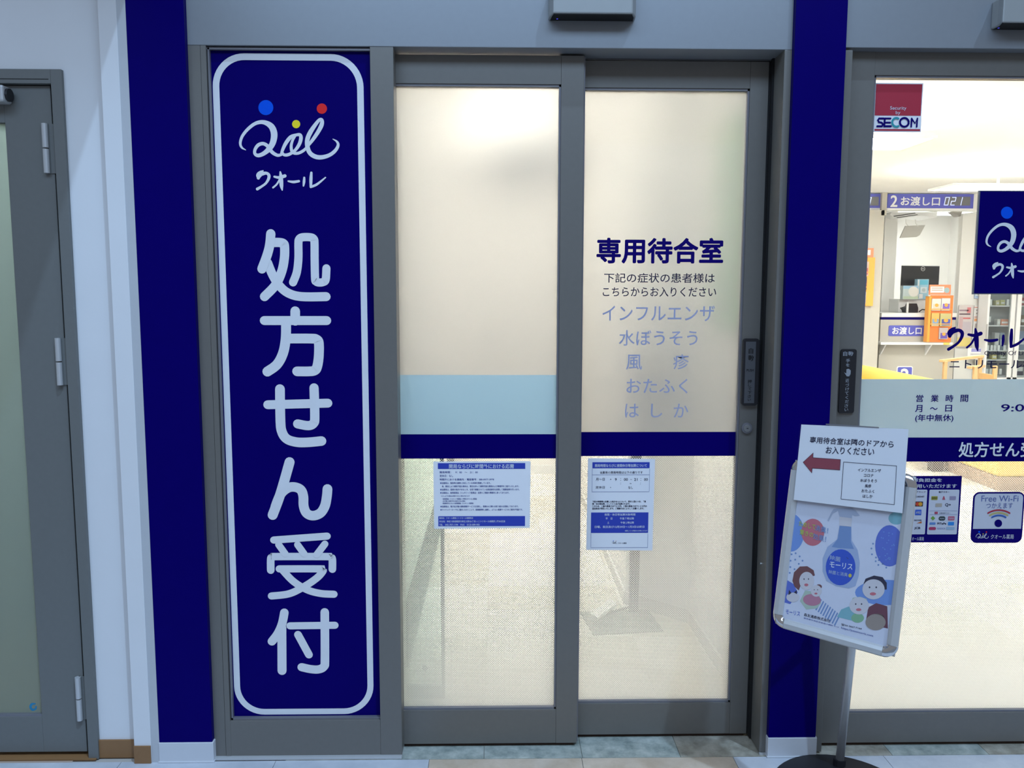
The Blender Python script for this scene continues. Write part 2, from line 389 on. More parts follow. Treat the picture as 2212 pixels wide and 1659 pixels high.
# ---- header, pillars, walls
header = bx('trim_1', M_header, None, xc1, xd0, 0.0, 0.16, ZH, ZTOP, 0.0015)
tag(header, 'wide grey metal header panel above the frosted sliding doors', 'header', kind='structure')
xm0 = X(1810, 829, 0.0)   # inner edge of the main entrance jamb
header2 = bx('trim_2', M_header, None, xd1, 2.35, 0.0, 0.16, Z(2000, 104, 0.0), ZTOP, 0.0015)
tag(header2, 'grey metal header panel above the clear pharmacy entrance', 'header', kind='structure')
ZS = 0.064
def pillar(name, x0, x1, label, bl):
    p = bx(name, M_navy, None, x0, x1, Y_BLUE, 0.16, ZS, ZTOP, 0.001); tag(p, label, 'pillar', kind='structure')
    b = bx(bl[0], M_skirt, None, x0-0.002, x1+0.004, Y_BLUE-0.003, 0.16, 0.0, ZS, 0.002); tag(b, bl[1], 'skirting', kind='structure')
    MB().box(x0-0.004, x1+0.006, Y_BLUE-0.006, 0.0, 0.0, 0.005).build('lip', M_skirt, b, 0.001)
    return p
pillar('wall_pillar_left', xc0, xc1, 'navy blue pillar face left of the tall sign panel', ('baseboard_left', 'pale skirting block under the navy pillar left of the tall sign'))
pillar('wall_pillar_right', xd0, xd1, 'navy blue pillar between frosted doors and pharmacy entrance, behind the poster stand', ('baseboard_right', 'pale skirting block under the navy pillar behind the poster stand'))
pillar('wall_pillar_far', 2.35, 2.5, 'navy blue pillar right of the pharmacy entrance door', ('baseboard_far', 'pale skirting block under the navy pillar right of the pharmacy entrance'))
w = bx('wall_right', M_wall, None, 2.5, 4.2, 0.0, 0.16, 0, ZTOP); tag(w, 'white wall right of the pharmacy entrance', 'wall', kind='structure')
# left wall with the service door opening
xp0, xp1 = X(251, 829, Y_PIL), X(289, 829, Y_PIL)
xs1 = X(169, 829, Y_WALL)      # outer right edge of the service door frame
zs1 = Z(60, 149, Y_WALL)
wl = MB().box(xs1, xp0+0.02, Y_WALL, 0.16, 0.0, ZTOP).box(-3.2, xs1, Y_WALL, 0.16, zs1, ZTOP).box(-3.2, -2.45, Y_WALL, 0.16, 0, zs1).build('wall_left', M_wall, None)
tag(wl, 'white painted wall around the grey service door', 'wall', kind='structure')
pil = bx('wall_pilaster', M_wall, None, xp0, xp1, Y_PIL, 0.16, 0.0, ZTOP, 0.001); tag(pil, 'narrow white pilaster between service door wall and navy pillar', 'pilaster', kind='structure')
tr = bx('trim_3', M_trimg, None, xp1, xc0, Y_PIL+0.0015, 0.16, 0.0, ZTOP); tag(tr, 'thin corner strip beside the left navy pillar, greyed for its weaker light', 'trim', kind='structure')  # strip gets less light than the pilaster; that shade is in its darker grey
bb = bx('baseboard_wall', M_brown, None, xs1, xp0, Y_WALL-0.006, Y_WALL, 0.0, 0.058, 0.001); tag(bb, 'brown skirting on the white wall beside the service door', 'skirting', kind='structure')
bb = bx('baseboard_pilaster', M_brown, None, xp0, xp1, Y_PIL-0.005, Y_PIL, 0.0, 0.056, 0.001); tag(bb, 'brown skirting on the narrow white pilaster', 'skirting', kind='structure')

# ---- grey service door at the far left
d1 = thing('door_1', 'grey metal service door with tall frosted window and three hinges', 'door', (-1.9, 0.03, 0), kind='structure')
yF, yL = Y_WALL-0.012, Y_WALL+0.004
xi = X(146, 829, yF); zi = Z(60, 180, yF); zo = Z(60, 149, yF)
xo = X(169, 829, yF)
M_svc = mat('service_door_grey', (0.16, 0.168, 0.165), 0.5, 0.1, 0.05, 70)
bx('frame_jamb', M_svc, d1, xi, xo, yF, 0.1, 0, zo, 0.001)
bx('frame_head', M_svc, d1, -2.40, xi, yF, 0.1, zi, zo, 0.001)
bx('frame_jamb', M_svc, d1, -2.45, -2.40, yF, 0.1, 0, zo, 0.001)
bx('frame_groove', M_gap, d1, -2.40, xi-0.006, yF-0.0004, yF+0.002, Z(60, 171.5, yF), Z(60, 170, yF))
bx('frame_rebate', M_gap, d1, xi-0.03, xi, 0.09, 0.1, 0, zi); bx('frame_rebate', M_gap, d1, -2.40, xi-0.03, 0.09, 0.1, zi-0.03, zi)
xl = X(144, 829, yL); zt = Z(60, 185, yL); zb = Z(120, 1624, yL)
xg = X(50.5, 905, yL); zg1 = Z(5, 265, yL); zg0 = Z(60, 1548, yL); xg0 = -2.25
bx('stile', M_svc, d1, xg, xl, yL, yL+0.036, zb, zt, 0.001)
bx('stile', M_svc, d1, -2.385, xg0, yL, yL+0.036, zb, zt, 0.001)
bx('top_rail', M_svc, d1, xg0, xg, yL, yL+0.036, zg1, zt, 0.001)
bx('bottom_rail', M_svc, d1, xg0, xg, yL, yL+0.036, zb, zg0, 0.001)
g1 = MB().add([(xg0, yL+0.014, zg0), (xg, yL+0.014, zg0), (xg, yL+0.014, zg1), (xg0, yL+0.014, zg1)], [(0, 1, 2, 3)]).build('glass_pane', M_svcglass, d1)
bx('glazing_bead', M_bead, d1, xg0, xg, yL+0.002, yL+0.014, zg0, zg0+0.006)
pld = wallplane(yL+0.0135)
for px, py in ((98, 321), (126.5, 781), (169.5, 1508)):
    z = Z(px, py, yL-0.004); x = X(px, py, yL-0.01)
    h = MB().tube([(x, yL-0.008, z-0.069), (x, yL-0.008, z-0.002)], 0.0085, 12).build('hinge', M_silver, d1, smooth=False)
    MB().tube([(x, yL-0.008, z+0.002), (x, yL-0.008, z+0.069)], 0.0085, 12).build('hinge_barrel', M_silver, h)
    MB().box(x, x+0.022, yL-0.003, yL+0.0, z-0.069, z+0.069).build('hinge_leaf', M_svc, h)
cb = bx('door_closer', M_silver, d1, X(-200, 205, yL), X(9, 205, yL-0.04), yL-0.045, yL, Z(10, 220, yL-0.04), Z(10, 183, yL-0.04), 0.006)
MB().tube([(X(9, 205, yL-0.03), yL-0.022, Z(5, 204, yL-0.03)), (X(19, 205, yL-0.03), yL-0.022, Z(5, 204, yL-0.03))], 0.018, 14).build('closer_cap', M_black, cb)
mb = MB(); stroke(mb, pld, [(76, 1520, 3), (69, 1521, 5), (66, 1527, 5), (70, 1533, 5), (77, 1531, 4), (78, 1526, 3)], 0.0004)
mb.build('sticker', mat('sticker_blue', (0.01, 0.22, 0.42), 0.5), d1)
bx('threshold', M_brown, d1, -2.45, xs1, -0.005, 0.1, 0.0, 0.004)
sv = MB().box(-3.2, -1.32, 1.2, 1.3, 0, 2.6).box(-1.36, -1.30, 0.16, 1.2, 0, 2.6).box(-3.26, -3.2, 0.16, 1.3, 0, 2.6).build('wall_service', mat('service_room_wall', (0.50, 0.52, 0.48), 0.9), None)
tag(sv, 'dim walls of the room behind the grey service door', 'wall', kind='structure')
sv = bx('floor_service', mat('service_floor_brown', (0.30, 0.20, 0.10), 0.7), None, -3.2, -1.30, 0.1, 1.3, -0.06, -0.001); tag(sv, 'brown floor of the service room', 'floor', kind='structure')
sv = bx('ceiling_service', M_wall, None, -3.2, -1.30, 0.16, 1.3, 2.6, 2.65); tag(sv, 'ceiling of the service room', 'ceiling', kind='structure')
SVC_LIGHT = (-1.95, 0.75, 2.6, 0.6, 0.3)
# ---- tall sign panel (fixed window) left of the sliding doors
w1 = thing('window_1', 'tall fixed navy sign panel reading prescription reception in a grey metal frame', 'sign panel', (X(640, 800, 0), 0.05, 0), kind='structure')
YP = 0.020
xs_a = X(459, 829, 0.0); xs_b = X(469, 829, 0.0)      # left jamb split / inner edge
xr_a, xr_b = X(810, 829, 0.0), X(858.5, 829, 0.0)     # mullion
zbr = Z(650, 1557, 0.0); zfl = 0.008
bx('jamb', M_metal, w1, xc1, xs_a-0.0008, 0.001, 0.16, zfl, ZH-0.0, 0.0008)
bx('jamb_strip', M_metal, w1, xs_a, xs_b+0.002, 0.0, 0.16, zfl, ZH-0.0005, 0.0008)
bx('mullion', M_metal, w1, xr_a, xr_b, 0.0, 0.16, zfl, ZH-0.0005, 0.0012)
bx('bottom_rail', M_metal, w1, xs_b, xr_a, 0.001, 0.16, zfl, zbr, 0.0012)
bx('sill_strip', M_silver, w1, xc1, xr_b, -0.012, 0.14, 0.0, zfl, 0.0008)
pan = bx('sign_board', M_navy, w1, xs_b, xr_a, YP, YP+0.01, zbr, ZH)
bx('bead', M_bead, w1, xs_b+0.004, xs_b+0.009, YP-0.012, YP, zbr, ZH-0.004)
bx('bead', M_bead, w1, xs_b, xr_a, YP-0.012, YP, ZH-0.009, ZH-0.003)
bx('bead', M_bead, w1, xs_b+0.004, xr_a, YP-0.012, YP, zbr, zbr+0.006)
pls = wallplane(YP)
# rounded border line
bx0, bx1 = X(482.5, 829, YP), X(796, 829, YP); bz0, bz1 = Z(650, 1543, YP), Z(625, 116, YP); bw = 0.0185
o_ = rrect_ab(bx0, bz0, bx1, bz1, 0.092, 12); i_ = rrect_ab(bx0+bw, bz0+bw, bx1-bw, bz1-bw, 0.092-bw, 12); n = len(o_)
MB().add([pls.w(a, b, 0.0005) for a, b in o_]+[pls.w(a, b, 0.0005) for a, b in i_], [(k, (k+1) % n, n+(k+1) % n, n+k) for k in range(n)]).build('border_line', M_sign_w, w1)
t3 = lambda x, y: (420+x/3.530, 90+y/3.530)
t4 = lambda x, y: (420+x/3.191, 480+y/3.191)
t5 = lambda x, y: (440+x/2.374, 960+y/2.374)
draw_logo(pls, t3, M_sign_w, w1, 0.0005)
draw_kana(pls, t3, M_sign_w, w1, 0.0005)
def W(pts, w): return [(x, y, w) for x, y in pts]
K4 = [[W([(527, 80), (519, 160), (499, 235), (466, 322)], 64), W([(535, 140), (585, 140), (615, 148), (622, 175), (620, 250), (602, 340), (560, 432), (483, 513)], 63),
       W([(505, 280), (540, 365), (588, 440), (650, 490), (740, 513), (908, 513)], 62), W([(680, 415), (706, 345), (717, 250), (717, 150), (722, 118), (745, 104), (800, 104), (823, 116), (828, 145), (829, 260), (832, 390), (840, 410), (860, 416), (888, 412), (905, 395), (910, 318)], 56)],
      [W([(695, 613), (695, 680)], 66), W([(482, 678), (912, 678)], 62), W([(632, 700), (630, 800), (612, 900), (570, 980), (503, 1030)], 68), W([(640, 802), (800, 802), (842, 808), (858, 835), (857, 930), (845, 1000), (828, 1022), (790, 1028), (708, 1028)], 67)],
      [W([(506, 1258), (920, 1247)], 62), W([(590, 1150), (593, 1360), (602, 1440), (635, 1492), (700, 1515), (780, 1517), (876, 1508)], 67), W([(825, 1142), (830, 1340), (822, 1385), (785, 1402), (712, 1390)], 64)]]
K5 = [[W([(441, 90), (395, 250), (354, 362)], 51), W([(368, 320), (395, 255), (430, 224), (465, 218), (498, 232), (511, 265), (513, 315), (528, 352), (560, 365), (598, 352), (622, 315), (632, 265), (635, 228)], 50)],
      [W([(360, 490), (633, 470)], 38), W([(385, 514), (418, 560)], 36), W([(482, 514), (515, 560)], 36), W([(622, 510), (580, 565)], 36), W([(344, 645), (344, 590), (350, 578), (370, 575), (630, 575), (653, 578), (660, 592), (660, 640)], 39),
       W([(388, 638), (598, 638), (612, 642), (608, 655), (580, 685), (520, 726), (440, 765), (348, 777)], 38), W([(405, 645), (460, 702), (530, 745), (600, 764), (668, 768)], 38)],
      [W([(414, 862), (402, 920), (380, 970), (350, 1010)], 44), W([(401, 940), (402, 1160)], 46), W([(443, 930), (673, 927)], 38), W([(621, 860), (622, 1100), (617, 1138), (590, 1153), (550, 1152), (503, 1142)], 44), W([(484, 975), (540, 1078)], 40)]]
for K, t in ((K4, t4), (K5, t5)):
    for ch in K:
        mb = MB()
        for s in ch: stroke(mb, pls, s, 0.0005, tr=t)
        mb.build('lettering', M_sign_w, w1)

# ---- jamb right of the sliding doors
xj0, xj1 = X(1669, 829, 0.0), xd0
tj = thing('trim_4', 'grey metal door jamb beside the right navy pillar', 'jamb', (xj0, 0.05, 0), kind='structure')
bx('jamb_face', M_metal, tj, xj0, xj1, 0.0, 0.16, 0.006, ZH, 0.001)
bx('door_stop', M_metal, tj, xj0-0.012, xj0, 0.115, 0.16, 0.006, ZH, 0.001)
bx('stop_rubber', M_gap, tj, xj0-0.006, xj0, 0.085, 0.10, 0.006, ZH)
bx('jamb_foot', M_silver, tj, xj0-0.001, xj1, -0.006, 0.0, 0.0, 0.006)
pj = F(1648, 1218, 0.55)
MB().tube([(xj0-0.003, 0.05, Z(1648, 1218, 0.05)), (xj0+0.002, 0.05, Z(1648, 1218, 0.05))], 0.005, 10).build('screw', M_chrome, tj)
# door track above the leaves
trk = bx('trim_5', M_metal_d, None, xr_b, xj0, 0.10, 0.16, ZH-0.004, ZH+0.1); tag(trk, 'dark sliding door track under the header', 'track', kind='structure')

# ------------------------------------------------------------------ sliding leaves
def leaf(name, label, xl, xr, yf, gl, gr, zgt, zgb, ztop, zbot, th=0.036):
    d = thing(name, label, 'door', ((xl+xr)/2, yf+th/2, 0), kind='structure')
    bx('stile', M_metal, d, xl, gl, yf, yf+th, zbot, ztop, 0.0012)
    bx('stile', M_metal, d, gr, xr, yf, yf+th, zbot, ztop, 0.0012)
    bx('top_rail', M_metal, d, gl, gr, yf+0.001, yf+th, zgt, ztop, 0.001)
    bx('bottom_rail', M_metal, d, gl, gr, yf+0.001, yf+th, zbot, zgb, 0.001)
    b = 0.006
    bx('glazing_bead', M_bead, d, gl, gr, yf+0.005, yf+th-0.004, zgb, zgb+b)
    bx('glazing_bead', M_bead, d, gl, gr, yf+0.005, yf+th-0.004, zgt-b, zgt)
    bx('glazing_bead', M_bead, d, gl, gl+b, yf+0.005, yf+th-0.004, zgb, zgt)
    bx('glazing_bead', M_bead, d, gr-b, gr, yf+0.005, yf+th-0.004, zgb, zgt)
    bx('brush_seal', mat('brown_brush', (0.05, 0.025, 0.018), 0.9), d, xl+0.01, xr-0.01, yf+0.012, yf+th-0.012, 0.001, zbot)
    gx0, gx1, gz0, gz1 = gl+b, gr-b, zgb+b, zgt-b
    bx('glass_pane', M_glass, d, gx0, gx1, yf+0.017, yf+0.021, gz0, gz1)
    return d, (gx0, gx1, gz0, gz1, yf+0.0165)
def film(name, m, d, g, z0, z1):
    return MB().add([(g[0], g[4], z0), (g[1], g[4], z0), (g[1], g[4], z1), (g[0], g[4], z1)], [(0, 1, 2, 3)]).build(name, m, d)
YLF, YRF = 0.052, 0.100
l_xl, l_xr = X(852, 829, YLF)-0.02, X(1254.5, 829, YLF)
l_gl, l_gr = X(858, 829, YLF)-0.0, X(1207, 829, YLF)
l_zt, l_zb = Z(1030, 181, YLF), Z(1030, 1534, YLF)
dA, gA = leaf('door_2', 'left leaf of the frosted sliding door with a pale blue band above a navy band', l_xl, l_xr, YLF, l_gl, l_gr, l_zt, l_zb, ZH-0.006, 0.012)
yg = gA[4]
zA1, zA2, zA3 = Z(1030, 810, yg), Z(1030, 938, yg), Z(1030, 990.5, yg)
film('frosted_film', M_frost, dA, gA, zA1, gA[3]); film('pale_blue_band', M_palefilm, dA, gA, zA2, zA1)
film('navy_band', M_navy, dA, gA, zA3, zA2); film('dotted_film', dot_film('dotted_film', zA3, gA[2]+0.02, 0.55, -1.6), dA, gA, gA[2], zA3)
bx('edge_strip', M_bead, dA, l_xr, l_xr+0.004, YLF+0.010, YLF+0.03, 0.012, ZH-0.006)
r_xl, r_xr = l_xr-0.045, X(1641, 829, YRF)
r_gl, r_gr = X(1256, 829, YRF)-0.004, X(1600, 829, YRF)
r_zt, r_zb = Z(1430, 190, YRF), Z(1430, 1519, YRF)
dB, gB = leaf('door_3', 'right leaf of the frosted sliding door with navy lettering, push plate and lock', r_xl-0.02, r_xr, YRF, r_gl, r_gr, r_zt, r_zb, ZH-0.006, 0.012)
yg2 = gB[4]
zB2, zB3 = Z(1420, 933, yg2), Z(1420, 985, yg2)
film('frosted_film', M_frost, dB, gB, zB2, gB[3]); film('navy_band', M_navy, dB, gB, zB3, zB2)
film('dotted_film', dot_film('dotted_film_right', zB3, gB[2]+0.02, 0.55, -1.6), dB, gB, gB[2], zB3)
bx('edge_strip', M_silver, dB, r_xr, r_xr+0.004, YRF+0.010, YRF+0.03, 0.012, ZH-0.006)
bx('seal', M_gap, dB, r_xr-0.005, r_xr, YRF-0.0004, YRF+0.001, 0.012, ZH-0.006)
plB = wallplane(yg2-0.0006)
text(plB, '専用待合室', 1290, 515, 1561, 568, M_navyp, dB, bold=0.030)
text(plB, '下記の症状の患者様は', 1305, 590, 1544, 611, M_ink, dB, bold=0.008)
text(plB, 'こちらからお入りください', 1302, 620, 1547, 641, M_ink, dB, bold=0.008)
text(plB, 'インフルエンザ', 1301, 660, 1544, 694, M_pale, dB, bold=0.006)
text(plB, '水ぼうそう', 1337, 713, 1507, 747, M_pale, dB, bold=0.006)
text(plB, '風', 1352, 766, 1387, 799, M_pale, dB, bold=0.006)
text(plB, '疹', 1454, 765, 1488, 798, M_pale, dB, bold=0.006)
text(plB, 'おたふく', 1353, 818, 1486, 850, M_pale, dB, bold=0.006)
for s, a, b in (('は', 1350, 1380), ('し', 1406, 1431), ('か', 1455, 1487)): text(plB, s, a, 872, b, 902, M_pale, dB, bold=0.006)
# push plate and lock on the right leaf
plF = wallplane(YRF)
pp = rrect(plF, 1601.5, 731, 1636, 875, 7, M_black, dB, 0.014, 'push_plate', 0.014)
pl_ = wallplane(YRF-0.0142)
rectp(pl_, 1609, 738, 1631, 871, mat('push_plate_face', (0.10, 0.105, 0.12), 0.4, 0.3), pp, 0.0006, 'push_face')
for s, b in (('自', (1617, 752, 1627, 764)), ('動', (1616, 767, 1628, 780)), ('PUSH', (1612.5, 797, 1628, 802.5)), ('押', (1615, 820, 1623.5, 828)), ('し', (1616, 829, 1622, 835)), ('て', (1616, 837, 1623, 843)), ('下', (1615, 845, 1623, 851)), ('さ', (1615, 853, 1622, 859)), ('い', (1615, 861, 1622, 866))):
    text(pl_, s, *b, M_gap, pp, 0.0012, 0.012)
lc = P(1612, 924, YRF)
def ycyl(c, r, y0, y1, n=24):
    b = MB(); b.tube([(c.x, y1, c.z), (c.x, y0, c.z)], r, n); return b
lk = ycyl(lc, 0.0165, YRF-0.010, YRF).build('lock', M_bead, dB, 0.001)
ycyl(lc, 0.0115, YRF-0.013, YRF-0.009).build('lock_cylinder', mat('lock_grey', (0.30, 0.31, 0.31), 0.3, 0.6), lk, 0.0008)
bx('keyhole', M_gap, lk, lc.x-0.003, lc.x+0.003, YRF-0.0134, YRF-0.0128, lc.z-0.001, lc.z+0.001)

# ---- main entrance leaf
YM = 0.039
m_xl, m_gl = X(1811, 829, YM), X(1858, 829, YM)
m_zt, m_zb = Z(2000, 163, YM), Z(2000, 1540, YM)
dM, gM = leaf('door_4', 'clear glass pharmacy entrance door with opening hours on a pale band', m_xl-0.01, 2.15, YM, m_gl, 2.08, m_zt, m_zb, Z(2000, 112, YM), 0.012)
jm = thing('trim_6', 'grey metal jamb right of the navy pillar, edge of the entrance', 'jamb', (xd1, 0.05, 0), kind='structure')
bx('jamb_face', M_metal, jm, xd1, xm0, 0.0, 0.16, 0.006, ZH, 0.001)
bx('jamb_face', M_metal, jm, 2.15, 2.35, 0.0, 0.16, 0.006, ZH, 0.001)
yg3 = gM[4]; plM = wallplane(yg3-0.0006)
zM1, zM2, zM3 = Z(2030, 819, yg3), Z(2030, 945, yg3), Z(2030, 997, yg3)
film('pale_band', M_palefilm2, dM, gM, zM2, zM1); film('navy_band', M_navy, dM, gM, zM3, zM2)
film('dotted_film', dot_film('dotted_film_main', zM3, gM[2]+0.10, 0.5, -1.8), dM, gM, gM[2], zM3)
for s, a, b in (('営', 1979, 1994), ('業', 2011, 2027), ('時', 2043, 2059), ('間', 2075, 2091)): text(plM, s, a, 853, b, 868, M_navyp, dM, bold=0.016)
for s, a, b, c, d in (('月', 1977, 875, 1992, 890), ('～', 2009, 880, 2025, 885), ('日', 2042, 875, 2056, 889)): text(plM, s, a, b, c, d, M_navyp, dM, bold=0.016)
text(plM, '(年中無休)', 1977, 895, 2059, 912, M_navyp, dM, bold=0.016)
a0 = plM.ab(2162, 881)[0]; b0 = plM.ab(2180, 889)[1]; b1 = plM.ab(2180, 873)[1]
text_ab(plM, '9:00～21:00', a0, b0, a0+0.30, b1, M_navyp, dM, bold=0.012)
a0, b0, b1 = plM.ab(2071, 972)[0], plM.ab(2140, 987)[1], plM.ab(2140, 955)[1]
text_ab(plM, '処方せん受付', a0, b0, a0+0.268*1.06, b1, M_sign_w, dM, 0.0012, 0.018)
# shop name in vinyl on the clear glass
kx = lambda x, y: (2046+(x-472)*(2212-2046)/(1005-472)*1.06, 707+(y-984)*(757-707)/(1132-984))
draw_kana(plM, kx, M_navyp, dM, 0.0008)
a0 = plM.ab(2126, 764)[0]; text_ab(plM, 'Quality Of Life', a0, plM.ab(2170, 770)[1], a0+0.136, plM.ab(2170, 758)[1], M_ink, dM, bold=0.004)
a0 = plM.ab(2051, 786)[0]; text_ab(plM, 'ニトリモール相模原店', a0, plM.ab(2130, 797)[1], a0+0.375, plM.ab(2130, 776)[1], M_ink, dM, bold=0.012)
# touch plate of the entrance
plMF = wallplane(YM)
tp = rrect(plMF, 1812.5, 754, 1846, 892, 5, M_black, dM, 0.006, 'touch_plate', 0.006)
plT = wallplane(YM-0.0062); M_gl = mat('plate_print', (0.30, 0.32, 0.36), 0.5)
for s, b in (('自', (1821, 759, 1830, 769)), ('動', (1832, 759, 1843, 769)), ('手', (1827, 775, 1836, 783)), ('を', (1827, 785, 1835, 792)), ('近', (1826, 818, 1834, 826)), ('づ', (1826, 828, 1834, 835)), ('け', (1826, 837, 1834, 844)), ('て', (1825, 846, 1833, 853)), ('く', (1826, 855, 1832, 862)), ('だ', (1825, 864, 1833, 871)), ('さ', (1824, 873, 1832, 880)), ('い', (1824, 882, 1832, 888))):
    text(plT, s, *b, M_gl, tp, 0.0008, 0.012)
mb = MB()
poly(plT, [(1823, 804), (1826, 806), (1828, 806), (1828, 798), (1830, 797), (1831, 797), (1832, 796.5), (1834, 797), (1836, 799), (1837.5, 800), (1837, 808), (1834, 813), (1829, 813)][::-1], M_gl, None, 0.0008, mb=mb); mb.build('hand_symbol', M_gl, tp)

# ---- door sensors on the headers
def sensor(label, x0, x1, zb, x0f, x1f, grp):
    t = thing('door_sensor', label, 'sensor', ((x0+x1)/2, 0, zb), grp)
    d = 0.058; zt = zb+0.075
    pts = [(x0, 0.0, zb), (x0+0.002, -0.030, zb), (x0f, -d, zb+0.001), (x1f, -d, zb+0.001), (x1-0.002, -0.030, zb), (x1, 0.0, zb)]
    MB().prism(pts, (0, 0, zt-zb)).build('housing', mat('sensor_grey', (0.32, 0.335, 0.335), 0.4, 0.1), t, 0.004)
    MB().prism([(x0+0.006, -0.002, zb-0.001), (x0+0.008, -0.030, zb-0.001), (x0f+0.002, -d+0.003, zb-0.001), (x1f-0.002, -d+0.003, zb-0.001), (x1-0.008, -0.030, zb-0.001), (x1-0.006, -0.002, zb-0.001)], (0, 0, 0.003)).build('lens', M_gap, t)
    MB().box(x0f+0.012, x0f+0.016, -0.02, -0.016, zb-0.0016, zb-0.0008).build('status_light', mat('blue_led', (0.02, 0.02, 0.3), 0.4, emit=(0.08, 0.08, 1.0), strength=1.0), t)
sensor('grey automatic door sensor on the header above the frosted doors', X(1184, 45, 0), X(1371, 45, 0), Z(1277, 45, 0), X(1195, 31, -0.058), X(1367, 31, -0.058), 'door sensors')
sensor('grey automatic door sensor above the clear pharmacy entrance', X(2139, 65, 0), X(2326, 65, 0), Z(2220, 64.5, 0), X(2165, 50, -0.058), X(2320, 50, -0.058), 'door sensors')
# projecting sign above the picture that shades the left wall
zq = 2.46
qx0, qx1 = X(133, -130, 0.0), X(340, -130, 0.0)
ps = thing('projecting_sign', 'white projecting sign box high on the wall above the service door', 'sign', (qx0, 0, zq))
bx('sign_case', M_white, ps, qx0, qx1, -0.75, 0.0, zq, zq+0.5, 0.004)
bx('sign_face', M_navy, ps, qx0-0.001, qx0, -0.70, -0.05, zq+0.05, zq+0.45)

# ================================================================== NOTICES AND STICKERS
def sheet(name, label, cat, pl, px, m=M_paper, off=0.002, grp=None):
    t = thing(name, label, cat, pl.w(*pl.ab(*px[3])), grp)
    q = [pl.w(*pl.ab(*p), off) for p in px]
    MB().prism(q[::-1], -pl.n*0.0006).build('sheet', m, t)
    return t
plA = wallplane(yg-0.0006)
n1 = sheet('notice', 'landscape printed notice with blue title bar taped on the left frosted door', 'notice', plA, [(936, 997), (1146, 996), (1144.5, 1140), (938, 1142)])
O1 = 0.0026
rectp(plA, 946, 1000, 1134.5, 1012.5, M_print, n1, O1, 'title_bar'); rectp(plA, 947, 1114.5, 1134, 1136, M_print, n1, O1, 'footer_bar')
M_pw = mat('print_white', (0.66, 0.70, 0.80), 0.6)
text(plA, '開局ならびに時間外における応需', 970, 1002, 1110, 1011.5, M_pw, n1, O1+0.0004, 0.012)
for s, b in (('開局時間：　9：00　～　21：00', (950, 1017.5, 1032, 1022)), ('定休日：なし', (950, 1025, 979, 1030)), ('時間外における連絡先・電話番号：080-8477-3978', (950, 1033, 1067, 1037.5)),
             ('●当薬局は、緊急時の調剤に対応している体制を整備しています。', (951, 1041, 1060, 1045)), ('尚、都合により調剤不能な場合は、責任を持って調剤可能な薬局および事業所をご紹介いたします。', (955, 1048, 1121, 1052)),
             ('●当薬局は、医師の指示があるとき、在宅で療養されている患者様宅を訪問して服薬指導を行います。', (951, 1055, 1122, 1059)), ('●当薬局は、後発医薬品（ジェネリック医薬品）変更のご相談を積極的に承っております。', (951, 1062, 1100, 1066)),
             ('ただし以下の場合は変更できない場合があります', (953, 1069.5, 1015, 1072.5)), ('・後発医薬品（ジェネリック医薬品）が発売されていない医薬品', (955, 1075.5, 1030, 1079)), ('・処方箋に変更不可の指示がある場合', (955, 1080.5, 1005, 1083.5)),
             ('・製造販売中止となった後発医薬品（ジェネリック医薬品）', (955, 1085, 1023, 1088.5)), ('●当薬局は、電子処方箋の調剤情報サービスを活用し、医療DXに関わる取り組みを実施しております。', (951.5, 1091.5, 1120, 1095.5)),
             ('●マイナンバーカードをご提示いただくことで、医療機関等と連携し、よりよい医療サービスのご提供が可能です。', (951.5, 1098.5, 1129, 1102.5))):
    text(plA, s, *b, M_ink2, n1, O1, 0.014)
for s, b in (('薬局名：クオール薬局ニトリモール相模原店', (949, 1116.5, 1022, 1120.5)), ('所在地：神奈川県相模原市南区大野台6丁目1-1ニトリモール相模原１階305区画', (949, 1123.5, 1091, 1128)), ('TEL　042-707-1194　FAX　0120-089-903', (949, 1131, 1036, 1135))):
    text(plA, s, *b, M_pw, n1, O1+0.0004, 0.01)
n2 = sheet('notice', 'portrait printed notice with two blue panels taped on the right frosted door', 'notice', plB, [(1270, 989.5), (1415, 991), (1409, 1189), (1266, 1187.5)])
rectp(plB, 1279.5, 998, 1403, 1011, M_print, n2, O1, 'title_bar'); rectp(plB, 1276.5, 1106.5, 1400, 1150.5, M_print, n2, O1, 'blue_panel')
for b in ((1279, 1025, 1403, 1025.6), (1278, 1061.5, 1402, 1062.1), (1278.6, 1012, 1279.1, 1061), (1402.3, 1012, 1402.8, 1061), (1276, 1152, 1276.5, 1182), (1398.6, 1152, 1399.1, 1182), (1276, 1182, 1399, 1182.6)):
    rectp(plB, *b, M_ink2, n2, O1, 'rule')
for s, b in (('開局時間ならびに夜間休日等加算について', (1285, 1002, 1397, 1008.5)), ('夜間・休日等加算対象時間', (1305.5, 1108.5, 1372, 1113.5)), ('平　日　　　午後７時以降', (1308, 1117, 1369, 1122)), ('土　　　　　午後１時以降', (1311.5, 1126, 1369, 1131)),
             ('日曜、祝日及び12月29日～1月3日は終日', (1284.5, 1135, 1391.5, 1140)), ('※開局している時間のみの対象となります', (1349.5, 1144.5, 1398, 1147.5))):
    text(plB, s, *b, M_pw, n2, O1+0.0004, 0.016)
